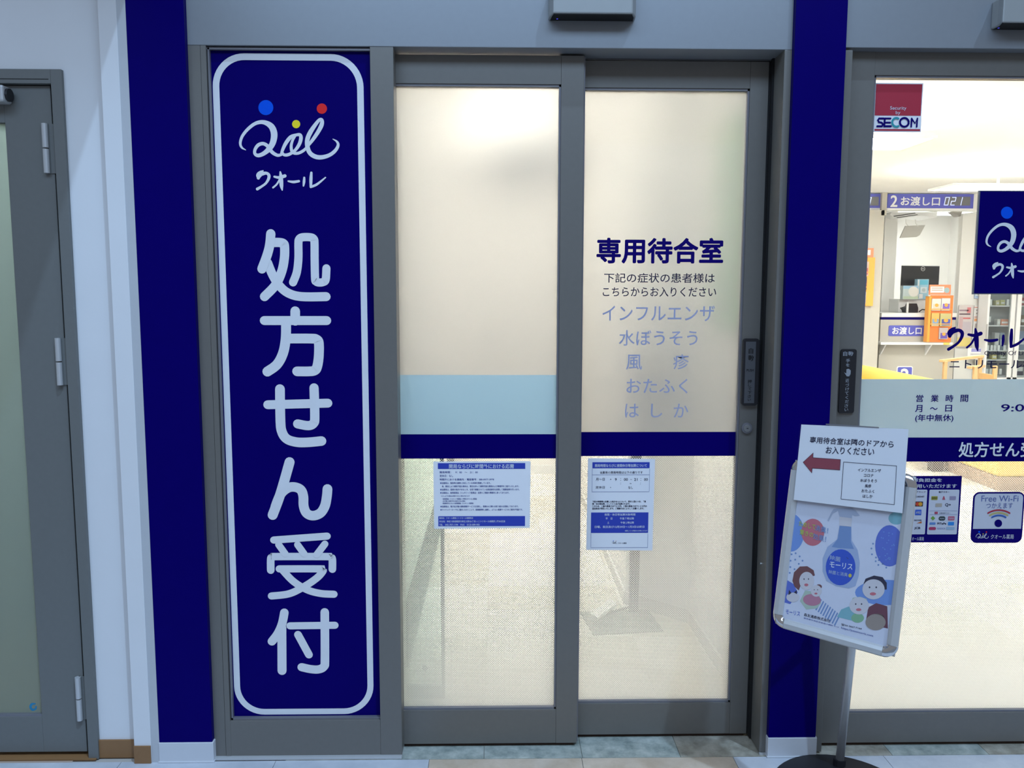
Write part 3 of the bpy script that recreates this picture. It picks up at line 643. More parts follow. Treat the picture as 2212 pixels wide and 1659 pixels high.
for s, b in (('当薬局の開局時間は以下の通りです', (1296, 1017.5, 1388, 1023)), ('月～日', (1287, 1032, 1306, 1038)), ('・', (1318, 1034, 1320, 1036)), ('9', (1328, 1032.5, 1332, 1038)), ('：', (1340, 1032.5, 1341, 1038)), ('00', (1347.5, 1032.5, 1356, 1038)), ('～', (1361, 1034.5, 1365, 1036)), ('21', (1369.5, 1032.5, 1377, 1038)), ('：', (1383.5, 1032.5, 1384.5, 1038)), ('00', (1391, 1032.5, 1399, 1038)),
             ('：', (1340, 1042.5, 1341, 1046)), ('～', (1360, 1043, 1364, 1045)), ('：', (1383, 1042.5, 1384, 1046)), ('定休日', (1286.5, 1049.5, 1306, 1055)), ('・', (1318, 1051.5, 1319.5, 1053.5)), ('なし', (1357, 1050, 1367, 1055.5))):
    text(plB, s, *b, M_ink, n2, O1, 0.006)
for s, b in (('下記の時間帯に応需した処方せんについて、受付１回につき、「夜', (1279.5, 1081, 1395, 1085)), ('間・休日等加算」として４０点が加算されます。', (1279.5, 1086, 1361, 1090)), ('このため、１割の患者さまで４０円、３割の患者さまで１２０円の', (1279, 1091, 1397, 1095)), ('追加負担が発生いたします。ご理解のほどよろしくお願いします。', (1279, 1096, 1391, 1100))):
    text(plB, s, *b, M_ink, n2, O1, 0.025)
tl2 = lambda x, y: (1322+(x-342)*10.5/770, 1169+(y-590)*5/300)
mbq = MB()
draw_logo(plB, tl2, M_ink, n2, O1)
text(plB, 'クオール薬局', 1334.5, 1171, 1353, 1174.5, M_ink, n2, O1, 0.01)

# stickers on the entrance glass
def sticker(name, label, px, rp, m, off=0.0012):
    c = plM.w(*plM.ab((px[0]+px[2])/2, px[3])); t = thing(name, label, 'sticker', c)
    rrect(plM, *px, rp, m, t, off, 'backing', 0.0008); return t
s1 = sticker('security_sticker', 'red and white security company sticker on the entrance glass', (1887.5, 179.5, 1991.5, 285.5), 0.5, M_paper)
M_red = mat('print_red', (0.42, 0.018, 0.045), 0.5); M_cy = mat('print_teal', (0.02, 0.30, 0.36), 0.5)
rectp(plM, 1890.5, 182, 1990, 250, M_red, s1, 0.0018, 'red_field'); rectp(plM, 1888.5, 279, 1987, 283, M_red, s1, 0.0018, 'red_line')
text(plM, 'Security', 1922, 230, 1957, 239.5, M_pw, s1, 0.0024); text(plM, 'by', 1934, 240, 1944, 249, M_pw, s1, 0.0024)
mb = MB(); tq = lambda x, y: (1780+x/4.046, 150+y/4.046)
for s in (W([(518, 430), (478, 430), (468, 445), (476, 462), (500, 466), (512, 480), (502, 498), (462, 498)], 17), W([(528, 430), (578, 430)], 15), W([(524, 466), (574, 466)], 15), W([(528, 430), (522, 500)], 16), W([(524, 498), (580, 498)], 17),
          W([(762, 430), (758, 502)], 14), W([(762, 432), (790, 470), (812, 430), (806, 502)], 14)):
    stroke(mb, plM, s, 0.0024, smooth=False, tr=tq)
mb.build('lettering', M_navyp, s1)
mb = MB(); stroke(mb, plM, [(698+38*math.cos(t), 464+38*math.sin(t), 17) for t in [2*math.pi*k/24 for k in range(25)]], 0.0024, tr=tq, cap=False); mb.build('lettering', M_navyp, s1)
mb = MB(); stroke(mb, plM, [(628+36*math.cos(t), 464+38*math.sin(t), 17) for t in [math.radians(-60-24*k*10/10) for k in range(0, 11)]], 0.0028, tr=tq); mb.build('lettering', M_cy, s1)
# navy logo plate on the glass
xq = 2092+238
lp = thing('logo_plate', 'square navy plate with the pharmacy script logo hung on the entrance glass', 'sign', plM.w(*plM.ab(2200, 636)))
A0, B0 = plM.ab(2098.5, 636); A1 = A0+0.333; B1 = plM.ab(2200, 412)[1]; B0 = plM.ab(2200, 636)[1]
MB().prism([plM.w(A0, B0, 0), plM.w(A1, B0, 0), plM.w(A1, B1, 0), plM.w(A0, B1, 0)], plM.n*0.006).build('board', M_bead, lp)
MB().add([plM.w(A0+0.004, B0+0.003, 0.0064), plM.w(A1-0.004, B0+0.003, 0.0064), plM.w(A1-0.004, B1-0.003, 0.0064), plM.w(A0+0.004, B1-0.003, 0.0064)], [(0, 1, 2, 3)]).build('navy_face', M_navy, lp)
tlog = lambda x, y: (2172+(x-545)*0.2265, 460+(y-503)*0.2265)
draw_logo(plM, tlog, M_sign_w, lp, 0.0070)
tkan = lambda x, y: (2142+(x-478)*0.2265, 567+(y-984)*0.2265)
draw_kana(plM, tkan, M_sign_w, lp, 0.0070)
# payment sticker (its left half behind the poster stand)
s2 = sticker('payment_sticker', 'navy payment methods sticker partly hidden by the poster stand', (1890, 1028, 2073, 1171.5), 2, M_navyp)
M_pp = mat('print_pale', (0.56, 0.57, 0.64), 0.6)
text(plM, '窓口での一部負担金を', 1905, 1033, 2034, 1041, M_pp, s2, 0.0018, 0.02); text(plM, '電子決済がご利用いただけます', 1893, 1045.5, 2066, 1054, M_pp, s2, 0.0018, 0.02)
rrect(plM, 1892, 1057.5, 2000, 1154, 2.5, M_pp, s2, 0.0018, 'card_panel'); rrect(plM, 2004.5, 1057.5, 2069, 1154, 2.5, M_pp, s2, 0.0018, 'card_panel')
text(plM, 'クレジットブランド', 1950, 1060.5, 1999, 1064, M_ink, s2, 0.0024, 0.01); text(plM, '電子マネー', 2027, 1060.5, 2050, 1064.5, M_ink, s2, 0.0024, 0.01)
def chip(b, col, rp=1.0): 
    nm = 'chip_%02x%02x%02x' % tuple(int(255*c) for c in col); rrect(plM, *b, rp, mat(nm, col, 0.6), s2, 0.0024, 'brand_mark')
text(plM, 'CARDNET', 1978, 1071, 1996, 1074, M_ink, s2, 0.0024, 0.02)
chip((1975, 1083, 1993, 1093.5), (0.04, 0.02, 0.02)); ell(plM, 1981, 1088.3, 4.2, 4.2, mat('mc_red', (0.55, 0.05, 0.02), 0.6), s2, 0.003, 'brand_mark'); ell(plM, 1987, 1088.3, 4.2, 4.2, mat('mc_orange', (0.65, 0.30, 0.02), 0.6), s2, 0.0034, 'brand_mark')
chip((1976, 1100.5, 1989.5, 1112.5), (0.03, 0.10, 0.50)); text(plM, 'AMEX', 1977.5, 1104, 1988, 1109, M_pp, s2, 0.003, 0.01)
text(plM, 'DISCOVER', 1974, 1122, 1990, 1125, M_ink, s2, 0.0024, 0.02); poly(plM, [(1979, 1130), (1990, 1125.5), (1990, 1130)], mat('disc_orange', (0.5, 0.12, 0.02), 0.6), s2, 0.0024, 'brand_mark')
text(plM, 'JCB', 1974.5, 1138, 1987, 1143.5, M_ink, s2, 0.0024, 0.03)
chip((2011, 1071.5, 2024.5, 1079.5), (0.36, 0.33, 0.03)); text(plM, 'nanaco', 2012, 1073.5, 2023.5, 1077.5, M_ink, s2, 0.003); poly(plM, [(2034.5, 1079), (2037, 1071.5), (2039, 1071.5), (2041, 1079)], mat('pk_red', (0.45, 0.08, 0.12), 0.6), s2, 0.0024, 'brand_mark')
chip((2050.5, 1071.5, 2064, 1079.5), (0.30, 0.26, 0.38)); chip((2020, 1087, 2034, 1094.5), (0.42, 0.36, 0.30)); text(plM, 'Q+', 2041, 1087, 2053, 1094, M_ink, s2, 0.0024, 0.02)
text(plM, '交通系電子マネー', 2028, 1106.5, 2052, 1109.5, M_ink, s2, 0.0024); rectp(plM, 2007, 1102.8, 2067, 1103.2, M_ink2, s2, 0.0024, 'rule'); rectp(plM, 2007, 1111, 2067, 1111.4, M_ink2, s2, 0.0024, 'rule')
chip((2018, 1105, 2025, 1110), (0.40, 0.05, 0.10)); poly(plM, [(2014.5, 1114), (2019.5, 1119), (2014.5, 1124), (2009.5, 1119)], mat('su_green', (0.16, 0.33, 0.05), 0.6), s2, 0.0024, 'brand_mark')
chip((2027, 1115, 2041, 1124), (0.01, 0.03, 0.03), 4); text(plM, 'PASMO', 2029, 1118, 2039, 1121, M_pp, s2, 0.003); chip((2047, 1115, 2061, 1123.5), (0.50, 0.08, 0.16)); text(plM, 'manaca', 2048.5, 1117.5, 2059.5, 1121, M_pp, s2, 0.003)
chip((2007, 1128, 2020, 1133), (0.10, 0.22, 0.50)); text(plM, 'PiTaPa', 2024, 1128.5, 2043, 1132.5, M_ink, s2, 0.0024, 0.03); chip((2047, 1127, 2060, 1134.5), (0.02, 0.22, 0.60)); chip((2005.5, 1138, 2021, 1144.5), (0.42, 0.03, 0.10), 3)
text(plM, 'SUGOCA', 2024, 1139.5, 2041, 1143, M_ink2, s2, 0.0024); chip((2043, 1138, 2061, 1144), (0.30, 0.42, 0.55))
text(plM, 'クオール薬局', 1964, 1159.5, 1995, 1167.5, M_pp, s2, 0.0018, 0.006)
# free wi-fi sticker
s3 = sticker('wifi_sticker', 'rounded white and navy free wi-fi sticker on the entrance glass', (2099, 1062.5, 2210, 1172.5), 14, M_navyp)
plMo = plM
a0, b0 = plM.ab(2102.5, 1117)[0], plM.ab(2154, 1142)[1]; a1, b1 = plM.ab(2206.5, 1117)[0], plM.ab(2154, 1066)[1]
r = 0.0145; pts = [(a0, b0), (a1, b0)]+[(a1-r+r*math.cos(math.radians(t)), b1-r+r*math.sin(math.radians(t))) for t in range(0, 91, 10)]+[(a0+r+r*math.cos(math.radians(t)), b1-r+r*math.sin(math.radians(t))) for t in range(90, 181, 10)]
MB().add([plM.w(a, b, 0.0018) for a, b in pts], [tuple(range(len(pts)))]).build('white_field', M_pp, s3)
text(plM, 'Free Wi-Fi', 2119, 1070, 2199, 1083, M_ink2, s3, 0.0024); text(plM, 'つかえます', 2129.5, 1086, 2187, 1097.5, M_ink2, s3, 0.0024)
for r_, mm in ((38, M_red), (31, mat('wifi_yellow', (0.50, 0.42, 0.14), 0.6)), (24, mat('wifi_blue', (0.02, 0.10, 0.42), 0.6))):
    mb = MB(); stroke(mb, plM, [(2156.5+r_*math.cos(t)*1.0, 1139.5-7-r_*math.sin(t)*0.82, 3.2) for t in [math.radians(a) for a in range(52, 129, 4)]], 0.0024); mb.build('wifi_arc', mm, s3)
ell(plM, 2155.5, 1130, 8.2, 8.2, M_navyp, s3, 0.0024, 'wifi_dot')
draw_logo(plM, lambda x, y: (2107+(x-342)*0.0366, 1152+(y-595)*0.0366), M_pp, s3, 0.0018)
text(plM, 'クオール薬局', 2139.5, 1154, 2189, 1164, M_pp, s3, 0.0018, 0.006)

# ================================================================== POSTER STAND
yaw, til = math.radians(-43.6), math.radians(11.44)
u = Vector((math.cos(yaw), math.sin(yaw), 0)); nb = Vector((-math.sin(yaw), math.cos(yaw), 0)); v = Vector((0, 0, 1))*math.cos(til)+nb*math.sin(til)
pf = Plane((0.916, -0.311, 0.7435), u, v)
st_base = Vector((1.0, -0.215, 0))
st = thing('poster_stand', 'silver floor poster stand with a tilted snap frame and round black base', 'poster stand', st_base)
base = MB().lathe(st_base, [(0.20, 0.0), (0.20, 0.005), (0.196, 0.009), (0.02, 0.011)], 48).build('base_plate', M_black, st)
pb = F(1813, 1652, 0.010); pt_ = pf.w(0.02, 0.02, -0.035); pt_ = P(1856, 1240, pb.y-0.06)
MB().tube([pb, pt_], 0.0125, 16).build('pole', M_silver, st, smooth=True)
MB().tube([pb, pb+Vector((0, 0, 0.02))], 0.018, 16).build('pole_collar', M_black, st)
MB().tube([pt_-Vector((0, 0, 0.03)), pf.w(0.02, 0.0, -0.012)], 0.012, 12).build('bracket', M_black, st)
Wf, Hf, bwf, tf = 0.330, 0.470, 0.027, 0.012
Mpf = Matrix(((pf.u.x, pf.v.x, pf.n.x, pf.o.x), (pf.u.y, pf.v.y, pf.n.y, pf.o.y), (pf.u.z, pf.v.z, pf.n.z, pf.o.z), (0, 0, 0, 1)))
def bar(a0, b0, a1, b1, horizontal):
    # snap profile: rounded cross-section, higher at the outside
    prof = [(0.0, -tf), (0.0, -0.003), (0.003, 0.0), (bwf*0.55, 0.001), (bwf-0.004, -0.002), (bwf-0.001, -0.004), (bwf, -0.006), (bwf, -tf)]
    return prof
def frame_bar(side):
    prof = bar(0, 0, 0, 0, True); c = 0.034
    mb = MB()
    if side == 'L': pts = [(-Wf/2+p, -Hf/2+c, q) for p, q in prof]; d = (0, Hf-2*c, 0)
    if side == 'R': pts = [(Wf/2-p, -Hf/2+c, q) for p, q in prof][::-1]; d = (0, Hf-2*c, 0)
    if side == 'B': pts = [(-Wf/2+c, -Hf/2+p, q) for p, q in prof][::-1]; d = (Wf-2*c, 0, 0)
    if side == 'T': pts = [(-Wf/2+c, Hf/2-p, q) for p, q in prof]; d = (Wf-2*c, 0, 0)
    mb.prism(pts, d); return mb.build('frame_bar', M_silver, st, matrix=Mpf)
for s in 'LRBT': frame_bar(s)
def corner(sx, sy):
    r = 0.0335; cx, cy = sx*(Wf/2-r), sy*(Hf/2-r); ri = r-bwf
    rings = [(1.0, -tf), (1.0, -0.004), (0.9, -0.0005), (0.55, 0.0012), (0.25, -0.002), (ri/r, -0.006)]
    mb = MB(); n = 10; vs = []
    for k, q in rings:
        for i in range(n+1):
            t = math.radians(90*i/n); vs.append((cx+sx*r*k*math.cos(t), cy+sy*r*k*math.sin(t), q))
    fs = [(j*(n+1)+i, j*(n+1)+i+1, (j+1)*(n+1)+i+1, (j+1)*(n+1)+i) for j in range(len(rings)-1) for i in range(n)]
    mb.add(vs, fs); return mb.build('corner_cap', M_chrome, st, smooth=True, matrix=Mpf)
for sx in (-1, 1):
    for sy in (-1, 1): corner(sx, sy)
MB().box(-Wf/2+0.006, Wf/2-0.006, -Hf/2+0.006, Hf/2-0.006, -tf-0.002, -tf).build('back_panel', M_silver, st, matrix=Mpf)
# poster in the frame
po = thing('poster', 'deodorant spray poster with blue bottle held in the snap frame', 'poster', pf.w(0, -Hf/2, -0.009))
pp_ = Plane(pf.w(0, 0, -0.008), pf.u, pf.v)
iw, ih = Wf/2-0.024, Hf/2-0.024
def clip_poly(pts):   # keep print inside the sheet
    def cl(ps, f, e):
        out = []
        for i in range(len(ps)):
            p, q = ps[i], ps[(i+1) % len(ps)]; a, b = f(p)-e, f(q)-e
            if a <= 0: out.append(p)
            if (a < 0 < b) or (b < 0 < a): t = a/(a-b); out.append((p[0]+(q[0]-p[0])*t, p[1]+(q[1]-p[1])*t))
        return out
    for f, e in ((lambda p: p[0], iw), (lambda p: -p[0], iw), (lambda p: p[1], ih), (lambda p: -p[1], ih)):
        if pts: pts = cl(pts, f, e)
    return pts
def pprint(name, m, pxs, off):
    pts = clip_poly([pp_.ab(*p) for p in pxs])
    if len(pts) > 2: MB().add([pp_.w(a, b, off) for a, b in pts], [tuple(range(len(pts)))]).build(name, m, po)
def ellpx(cx, cy, rx, ry, n=28, rot=0): 
    c, s = math.cos(rot), math.sin(rot)
    return [(cx+rx*math.cos(t)*c-ry*math.sin(t)*s, cy+rx*math.cos(t)*s+ry*math.sin(t)*c) for t in [-2*math.pi*k/n for k in range(n)]]
MB().prism([pp_.w(-iw, -ih, -0.0006), pp_.w(iw, -ih, -0.0006), pp_.w(iw, ih, -0.0006), pp_.w(-iw, ih, -0.0006)], pp_.n*0.0006).build('sheet', mat('poster_paper', (0.60, 0.63, 0.74), 0.35), po)
q6 = lambda x, y: (1650+x/4.366, 1060+y/4.366)
def Q(l): return [q6(x, y) for x, y in l]
def QE(cx, cy, rx, ry, **k): a = q6(cx, cy); return ellpx(a[0], a[1], rx/4.366, ry/4.366, **k)
mB1 = mat('poster_sky', (0.16, 0.28, 0.62), 0.5); mB2 = mat('poster_blue', (0.10, 0.15, 0.52), 0.5); mB3 = mat('poster_bottle', (0.17, 0.27, 0.50), 0.5); mB4 = mat('poster_bottle_light', (0.33, 0.41, 0.60), 0.5)
mR = mat('poster_coral', (0.52, 0.15, 0.19), 0.5); mG = mat('poster_green', (0.42, 0.50, 0.12), 0.5); mT = mat('poster_teal', (0.20, 0.42, 0.48), 0.5)
mSk = mat('poster_skin', (0.58, 0.56, 0.60), 0.5); mBr = mat('poster_brown', (0.17, 0.07, 0.075), 0.5); mDk = mat('poster_dark', (0.03, 0.03, 0.06), 0.5); mPk = mat('poster_pink', (0.46, 0.20, 0.28), 0.5)
mLb = mat('poster_label', (0.035, 0.09, 0.50), 0.5); mTan = mat('poster_tan', (0.30, 0.25, 0.22), 0.5); mMar = mat('poster_maroon', (0.15, 0.055, 0.08), 0.5); mLg = mat('poster_pale_green', (0.40, 0.50, 0.42), 0.5)
pprint('blue_shape', mB1, QE(255, 395, 125, 180), 0.0002)
pprint('blue_shape', mB2, QE(1185, 520, 135, 195), 0.0002)
pprint('green_shape', mT, QE(1250, 260, 75, 60), 0.0001)
pprint('blue_shape', mB1, QE(1150, 960, 290, 120), 0.0001)
pprint('teal_shape', mT, Q([(690, 1190), (730, 1120), (800, 1092), (860, 1110), (900, 1180), (890, 1240)])[::-1], 0.0003)
pprint('blue_shape', mB2, Q([(200, 830), (280, 880), (320, 960), (250, 1070), (180, 1050)])[::-1], 0.0002)
pprint('red_disc', mR, QE(462, 392, 108, 128), 0.0003)
# spray bottle
pprint('bottle_body', mB4, Q([(715, 330), (825, 340), (830, 470), (885, 560), (905, 680), (895, 800), (865, 900), (800, 922), (680, 900), (590, 850), (555, 760), (555, 640), (600, 530), (690, 460)])[::-1], 0.0004)
pprint('bottle_shade', mB3, Q([(715, 330), (825, 340), (822, 480), (850, 550), (700, 540), (640, 530), (700, 450)])[::-1], 0.0005)
pprint('bottle_collar', mSk, Q([(715, 240), (832, 255), (826, 340), (712, 328)])[::-1], 0.0005)
pprint('spray_head', mat('poster_cap', (0.38, 0.43, 0.56), 0.5), Q([(660, 170), (830, 160), (870, 190), (905, 235), (860, 240), (832, 230), (830, 260), (715, 245), (700, 190), (650, 215), (612, 290), (600, 280), (640, 200)])[::-1], 0.0006)
pprint('bottle_label', mLb, QE(725, 722, 140, 170, rot=0.05), 0.0007)
def skew_text(pl, s, p0, p1, p2, m, parent, off, bold):   # p0 lower left, p1 lower right, p2 upper left
    vs, fs = text_mesh(s, min(bold, 0.012)); x0 = min(a[0] for a in vs); x1 = max(a[0] for a in vs); y0 = min(a[1] for a in vs); y1 = max(a[1] for a in vs)
    A = Vector(pl.ab(*p0)); B = Vector(pl.ab(*p1)); D = Vector(pl.ab(*p2))
    out = []
    for a in vs:
        r_ = A+(B-A)*((a[0]-x0)/(x1-x0))+(D-A)*((a[1]-y0)/(y1-y0)); out.append(pl.w(r_.x, r_.y, off))
    return MB().add(out, fs).build('lettering', m, parent)

def pskew(s_, p0, p1, h, m, off):
    a, b = q6(*p0), q6(*p1); c = q6(p0[0]+h*0.1, p0[1]-h); return skew_text(pp_, s_, a, b, c, m, po, off, 0.012)
def ptext(s, b, m, off, bold=0.01): 
    x0, y0 = q6(b[0], b[1]); x1, y1 = q6(b[2], b[3]); return text(pp_, s, x0, y0, x1, y1, m, po, off, bold)
pskew('除菌', (622, 652), (722, 672), 46, mB4, 0.0010); pskew('モーリス', (620, 722), (836, 748), 56, M_pw, 0.0010); pskew('除菌と消臭', (612, 782), (790, 812), 36, mB4, 0.0010)
pprint('sparkle', mat('poster_star', (0.55, 0.48, 0.10), 0.5), QE(814, 800, 16, 18), 0.0010)
pskew('ためして', (330, 332), (488, 370), 50, mG, 0.0012); pskew('消臭！', (480, 376), (605, 408), 58, mB3, 0.0012); pskew('驚きの', (338, 412), (466, 444), 50, mG, 0.0012); pskew('効果！', (462, 456), (585, 488), 58, mB3, 0.0012)
# plain picture-book people
def head(cx, cy, rx, ry, hair, hp, mouth=True):
    pprint('hair', hair, hp, 0.0004); pprint('face', mSk, QE(cx, cy, rx, ry), 0.0006)
    for dx in (-0.35, 0.25): pprint('eye', mDk, QE(cx+dx*rx, cy-0.2*ry, rx*0.07, ry*0.09, n=10), 0.0008)
    if mouth: pprint('mouth', mR, QE(cx-0.05*rx, cy+0.45*ry, rx*0.28, ry*0.16, n=14), 0.0008)
pprint('clothes', mLg, Q([(340, 1040), (390, 940), (520, 960), (540, 1060), (500, 1110), (400, 1120)])[::-1], 0.0003)
head(405, 850, 70, 85, mBr, Q([(270, 850), (285, 770), (340, 715), (410, 712), (470, 750), (482, 800), (440, 810), (360, 860), (330, 940), (290, 905)])[::-1])
pprint('baby_clothes', mPk, QE(455, 1030, 85, 55, rot=0.1), 0.0005); head(495, 945, 52, 55, mBr, QE(520, 905, 28, 22))
pprint('clothes', mMar, Q([(985, 1100), (1060, 1060), (1165, 1090), (1170, 1300), (960, 1250)])[::-1], 0.0004)
head(1035, 930, 105, 95, mDk, Q([(940, 880), (960, 830), (1040, 800), (1120, 815), (1160, 870), (1160, 930), (1110, 940), (1080, 870)])[::-1])
pprint('clothes', mat('poster_leaf', (0.22, 0.42, 0.26), 0.5), QE(885, 1200, 60, 45), 0.0004)
head(900, 1085, 92, 82, mLg, Q([(820, 1060), (840, 1010), (910, 1000), (970, 1020), (985, 1075), (900, 1050)])[::-1])
pprint('clothes', mTan, QE(1055, 1240, 95, 75), 0.0009); head(1065, 1225, 58, 50, mTan, QE(1065, 1190, 70, 30))
pprint('cat', mSk, QE(275, 1005, 62, 45), 0.0006); pprint('ear', mDk, Q([(232, 985), (238, 935), (262, 965)])[::-1], 0.0007); pprint('ear', mDk, Q([(285, 960), (312, 935), (312, 975)])[::-1], 0.0007)
for k in range(9):
    x = 495+k*22; y = 1035+k*18; pprint('stripe', mB3, Q([(x+42, y-15), (x+52, y-5), (x+2, y+95), (x-10, y+88)])[::-1], 0.0002)
for k, (x, y) in enumerate([(262, 600), (300, 590), (338, 620), (252, 660), (296, 650), (330, 690), (250, 720), (290, 740), (245, 775), (365, 660), (1020, 600), (1058, 630), (1055, 665), (1085, 655), (1120, 690), (1155, 725), (1080, 700), (1015, 545), (1030, 500)]): pprint('dot', mB3, QE(x, y, 9, 9, n=8), 0.0002)
random.seed(3)
for k in range(26):
    x, y = 1090+random.random()*140, 380+random.random()*290; pprint('dot', mB1, QE(x, y, 6, 6, n=8), 0.0004)
pskew('モーリス', (206, 1160), (340, 1184), 42, mB2, 0.0005); pskew('森友通商株式会社', (378, 1182), (626, 1244), 30, mDk, 0.0005)
pskew('☎03-3667-7164', (728, 1272), (922, 1314), 22, mDk, 0.0005); pskew('https://jotomorris.com', (728, 1306), (1030, 1384), 24, M_ink2, 0.0005)
pskew('東京都中央区日本橋小網町 3-14', (376, 1206), (705, 1294), 13, M_ink2, 0.0005)
# direction sheet taped to the frame
pq = Plane(pf.w(0, 0, 0.004), pf.u, pf.v)
ds = thing('direction_sheet', 'white sheet with a red left arrow taped over the top of the poster stand', 'notice', pq.w(*pq.ab(1830, 1100)))
q = [pq.w(*pq.ab(*p), 0.0) for p in ((1731, 917), (1962.6, 927), (1949.4, 1108.6), (1714.4, 1079.7))]
MB().prism(q[::-1], -pq.n*0.0008).build('sheet', M_paper, ds)
q = [pq.w(*pq.ab(*p), 0.0012) for p in ((1728, 914.5), (1965.5, 926), (1951.5, 1110.5), (1712, 1080.5))]
sl_ = MB().add([*q], [(0, 1, 2, 3)]).build('clear_sleeve', glass_mat('sleeve_film', (0.96, 0.97, 0.98), 0.7), ds)
poly(pq, [(1784.5, 915.3), (1899, 922.5), (1899, 925), (1784.5, 917.8)][::-1], M_bead, ds, 0.0016, 'tape')
OD = 0.0008
skew_text(pq, '専用待合室は隣のドアから', (1749, 957), (1930, 967.5), (1750.5, 943), M_ink, ds, OD, 0.012)
skew_text(pq, 'お入りください', (1783.5, 980), (1888, 984.5), (1785, 964), M_ink, ds, OD, 0.012)
ar = [(1735.5, 998.5), (1756.5, 979), (1756, 989), (1815.5, 993), (1814, 1015), (1754.5, 1011), (1753.5, 1021)]
poly(pq, [(1734.5, 998.5), (1757.2, 977.5), (1756.8, 988.2), (1816.3, 992.3), (1814.7, 1015.8), (1755.3, 1011.8), (1754, 1022.6)][::-1], M_ink, ds, OD, 'arrow_outline'); poly(pq, ar[::-1], mat('arrow_red', (0.30, 0.055, 0.08), 0.6), ds, OD+0.0003, 'arrow')
bxq = [(1822.5, 998), (1937, 1006.5), (1932, 1090), (1817, 1078)]
mb = MB()
for i in range(4): stroke(mb, pq, [(*bxq[i], 1.0), (*bxq[(i+1) % 4], 1.0)], OD, smooth=False)
mb.build('box_line', M_ink, ds)
for s, p0, p1, h in (('インフルエンザ', (1853, 1018.5), (1903, 1020.5), 7), ('コロナ', (1866, 1030), (1887, 1030.5), 6.5), ('水ぼうそう', (1858, 1041), (1894, 1042.5), 7), ('風疹', (1868, 1053), (1882, 1053.5), 7), ('おたふく', (1861, 1063.5), (1888.5, 1065), 7), ('はしか', (1863.5, 1075), (1885, 1076), 7)):
    skew_text(pq, s, p0, p1, (p0[0]+0.6, p0[1]-h), M_ink, ds, OD, 0.02)

SH = 2.78
# ================================================================== WAITING ROOM BEHIND THE FROSTED DOORS
yb_ = 6.51-2.445; CH = 2.55
xl_ = -0.345
wr = bx('wall_waiting_left', M_inwall, None, xl_-0.08, xl_, 0.30, yb_, 0, CH); tag(wr, 'white left wall of the waiting room behind the frosted door', 'wall', kind='structure')
wn = bx('wall_waiting_nook', M_inwall, None, -1.25, xl_-0.08, 0.30, 0.36, 0, CH); tag(wn, 'wall closing the door pocket behind the tall sign', 'wall', kind='structure')
kp = bx('baseboard_waiting_left', M_kick, None, xl_, xl_+0.012, 0.62, yb_, 0, 0.26, 0.002); tag(kp, 'tall dark grey kick panel along the waiting room wall', 'skirting', kind='structure')
wb = bx('wall_waiting_back', M_inwall, None, xl_-0.08, 0.95, yb_, yb_+0.1, 0, CH); tag(wb, 'back wall of the waiting room', 'wall', kind='structure')
bk = bx('baseboard_waiting_back', M_white, None, xl_, 0.95, yb_-0.01, yb_, 0, 0.07); tag(bk, 'white skirting on the waiting room back wall', 'skirting', kind='structure')
pr = [(0.60, yb_), (0.60, 1.275), (0.846, 1.043), (0.862, 0.20), (0.93, 0.16), (0.95, 0.16), (0.95, yb_)]
rw = MB().prism([(x, y, 0) for x, y in pr], (0, 0, CH)).build('wall_waiting_right', M_inwall, None); tag(rw, 'angled white wall on the right of the waiting room', 'wall', kind='structure')
pr2 = [(0.60, yb_), (0.60, 1.275), (0.846, 1.043), (0.862, 0.20), (0.852, 0.20), (0.836, 1.038), (0.590, 1.270), (0.590, yb_)]
rb = MB().prism([(x, y, 0) for x, y in pr2], (0, 0, 0.06)).build('baseboard_waiting_right', mat('pale_vinyl_skirting', (0.62, 0.60, 0.57), 0.6), None); tag(rb, 'pale vinyl skirting along the angled waiting room wall', 'skirting', kind='structure')
cl = bx('ceiling_waiting', M_inwall, None, -1.3, 0.95, 0.16, yb_+0.1, CH, CH+0.05); tag(cl, 'white ceiling of the waiting room', 'ceiling', kind='structure')
def ceiling_light(label, x, y, z, w, d, strength, col, grp):
    t = thing('ceiling_light', label, 'lamp', (x, y, z), grp)
    mb = MB().box(x-w/2-0.02, x+w/2+0.02, y-d/2-0.02, y-d/2, z-0.02, z).box(x-w/2-0.02, x+w/2+0.02, y+d/2, y+d/2+0.02, z-0.02, z).box(x-w/2-0.02, x-w/2, y-d/2, y+d/2, z-0.02, z).box(x+w/2, x+w/2+0.02, y-d/2, y+d/2, z-0.02, z)
    mb.build('frame', M_white, t)
    if z < SH and x > 1: MB().tube([(x, y, z), (x, y, SH)], 0.012, 8).build('hanger', M_white, t)
    bx('diffuser', mat('lamp_diffuser_%d' % int(strength*10), (0.9, 0.9, 0.88), 0.5, emit=col, strength=strength), t, x-w/2, x+w/2, y-d/2, y+d/2, z-0.012, z-0.004)
ceiling_light('ceiling light panel of the room behind the grey service door', *SVC_LIGHT, 29.0, (0.85, 1.0, 0.96), None)
ceiling_light('front ceiling light panel of the waiting room above the doors', 0.13, 1.35, CH, 0.6, 0.6, 35.0, (1.0, 0.94, 0.87), 'waiting room lights')
ceiling_light('rear ceiling light panel of the waiting room', 0.13, 3.1, CH, 0.6, 0.6, 30.0, (1.0, 0.94, 0.87), 'waiting room lights')
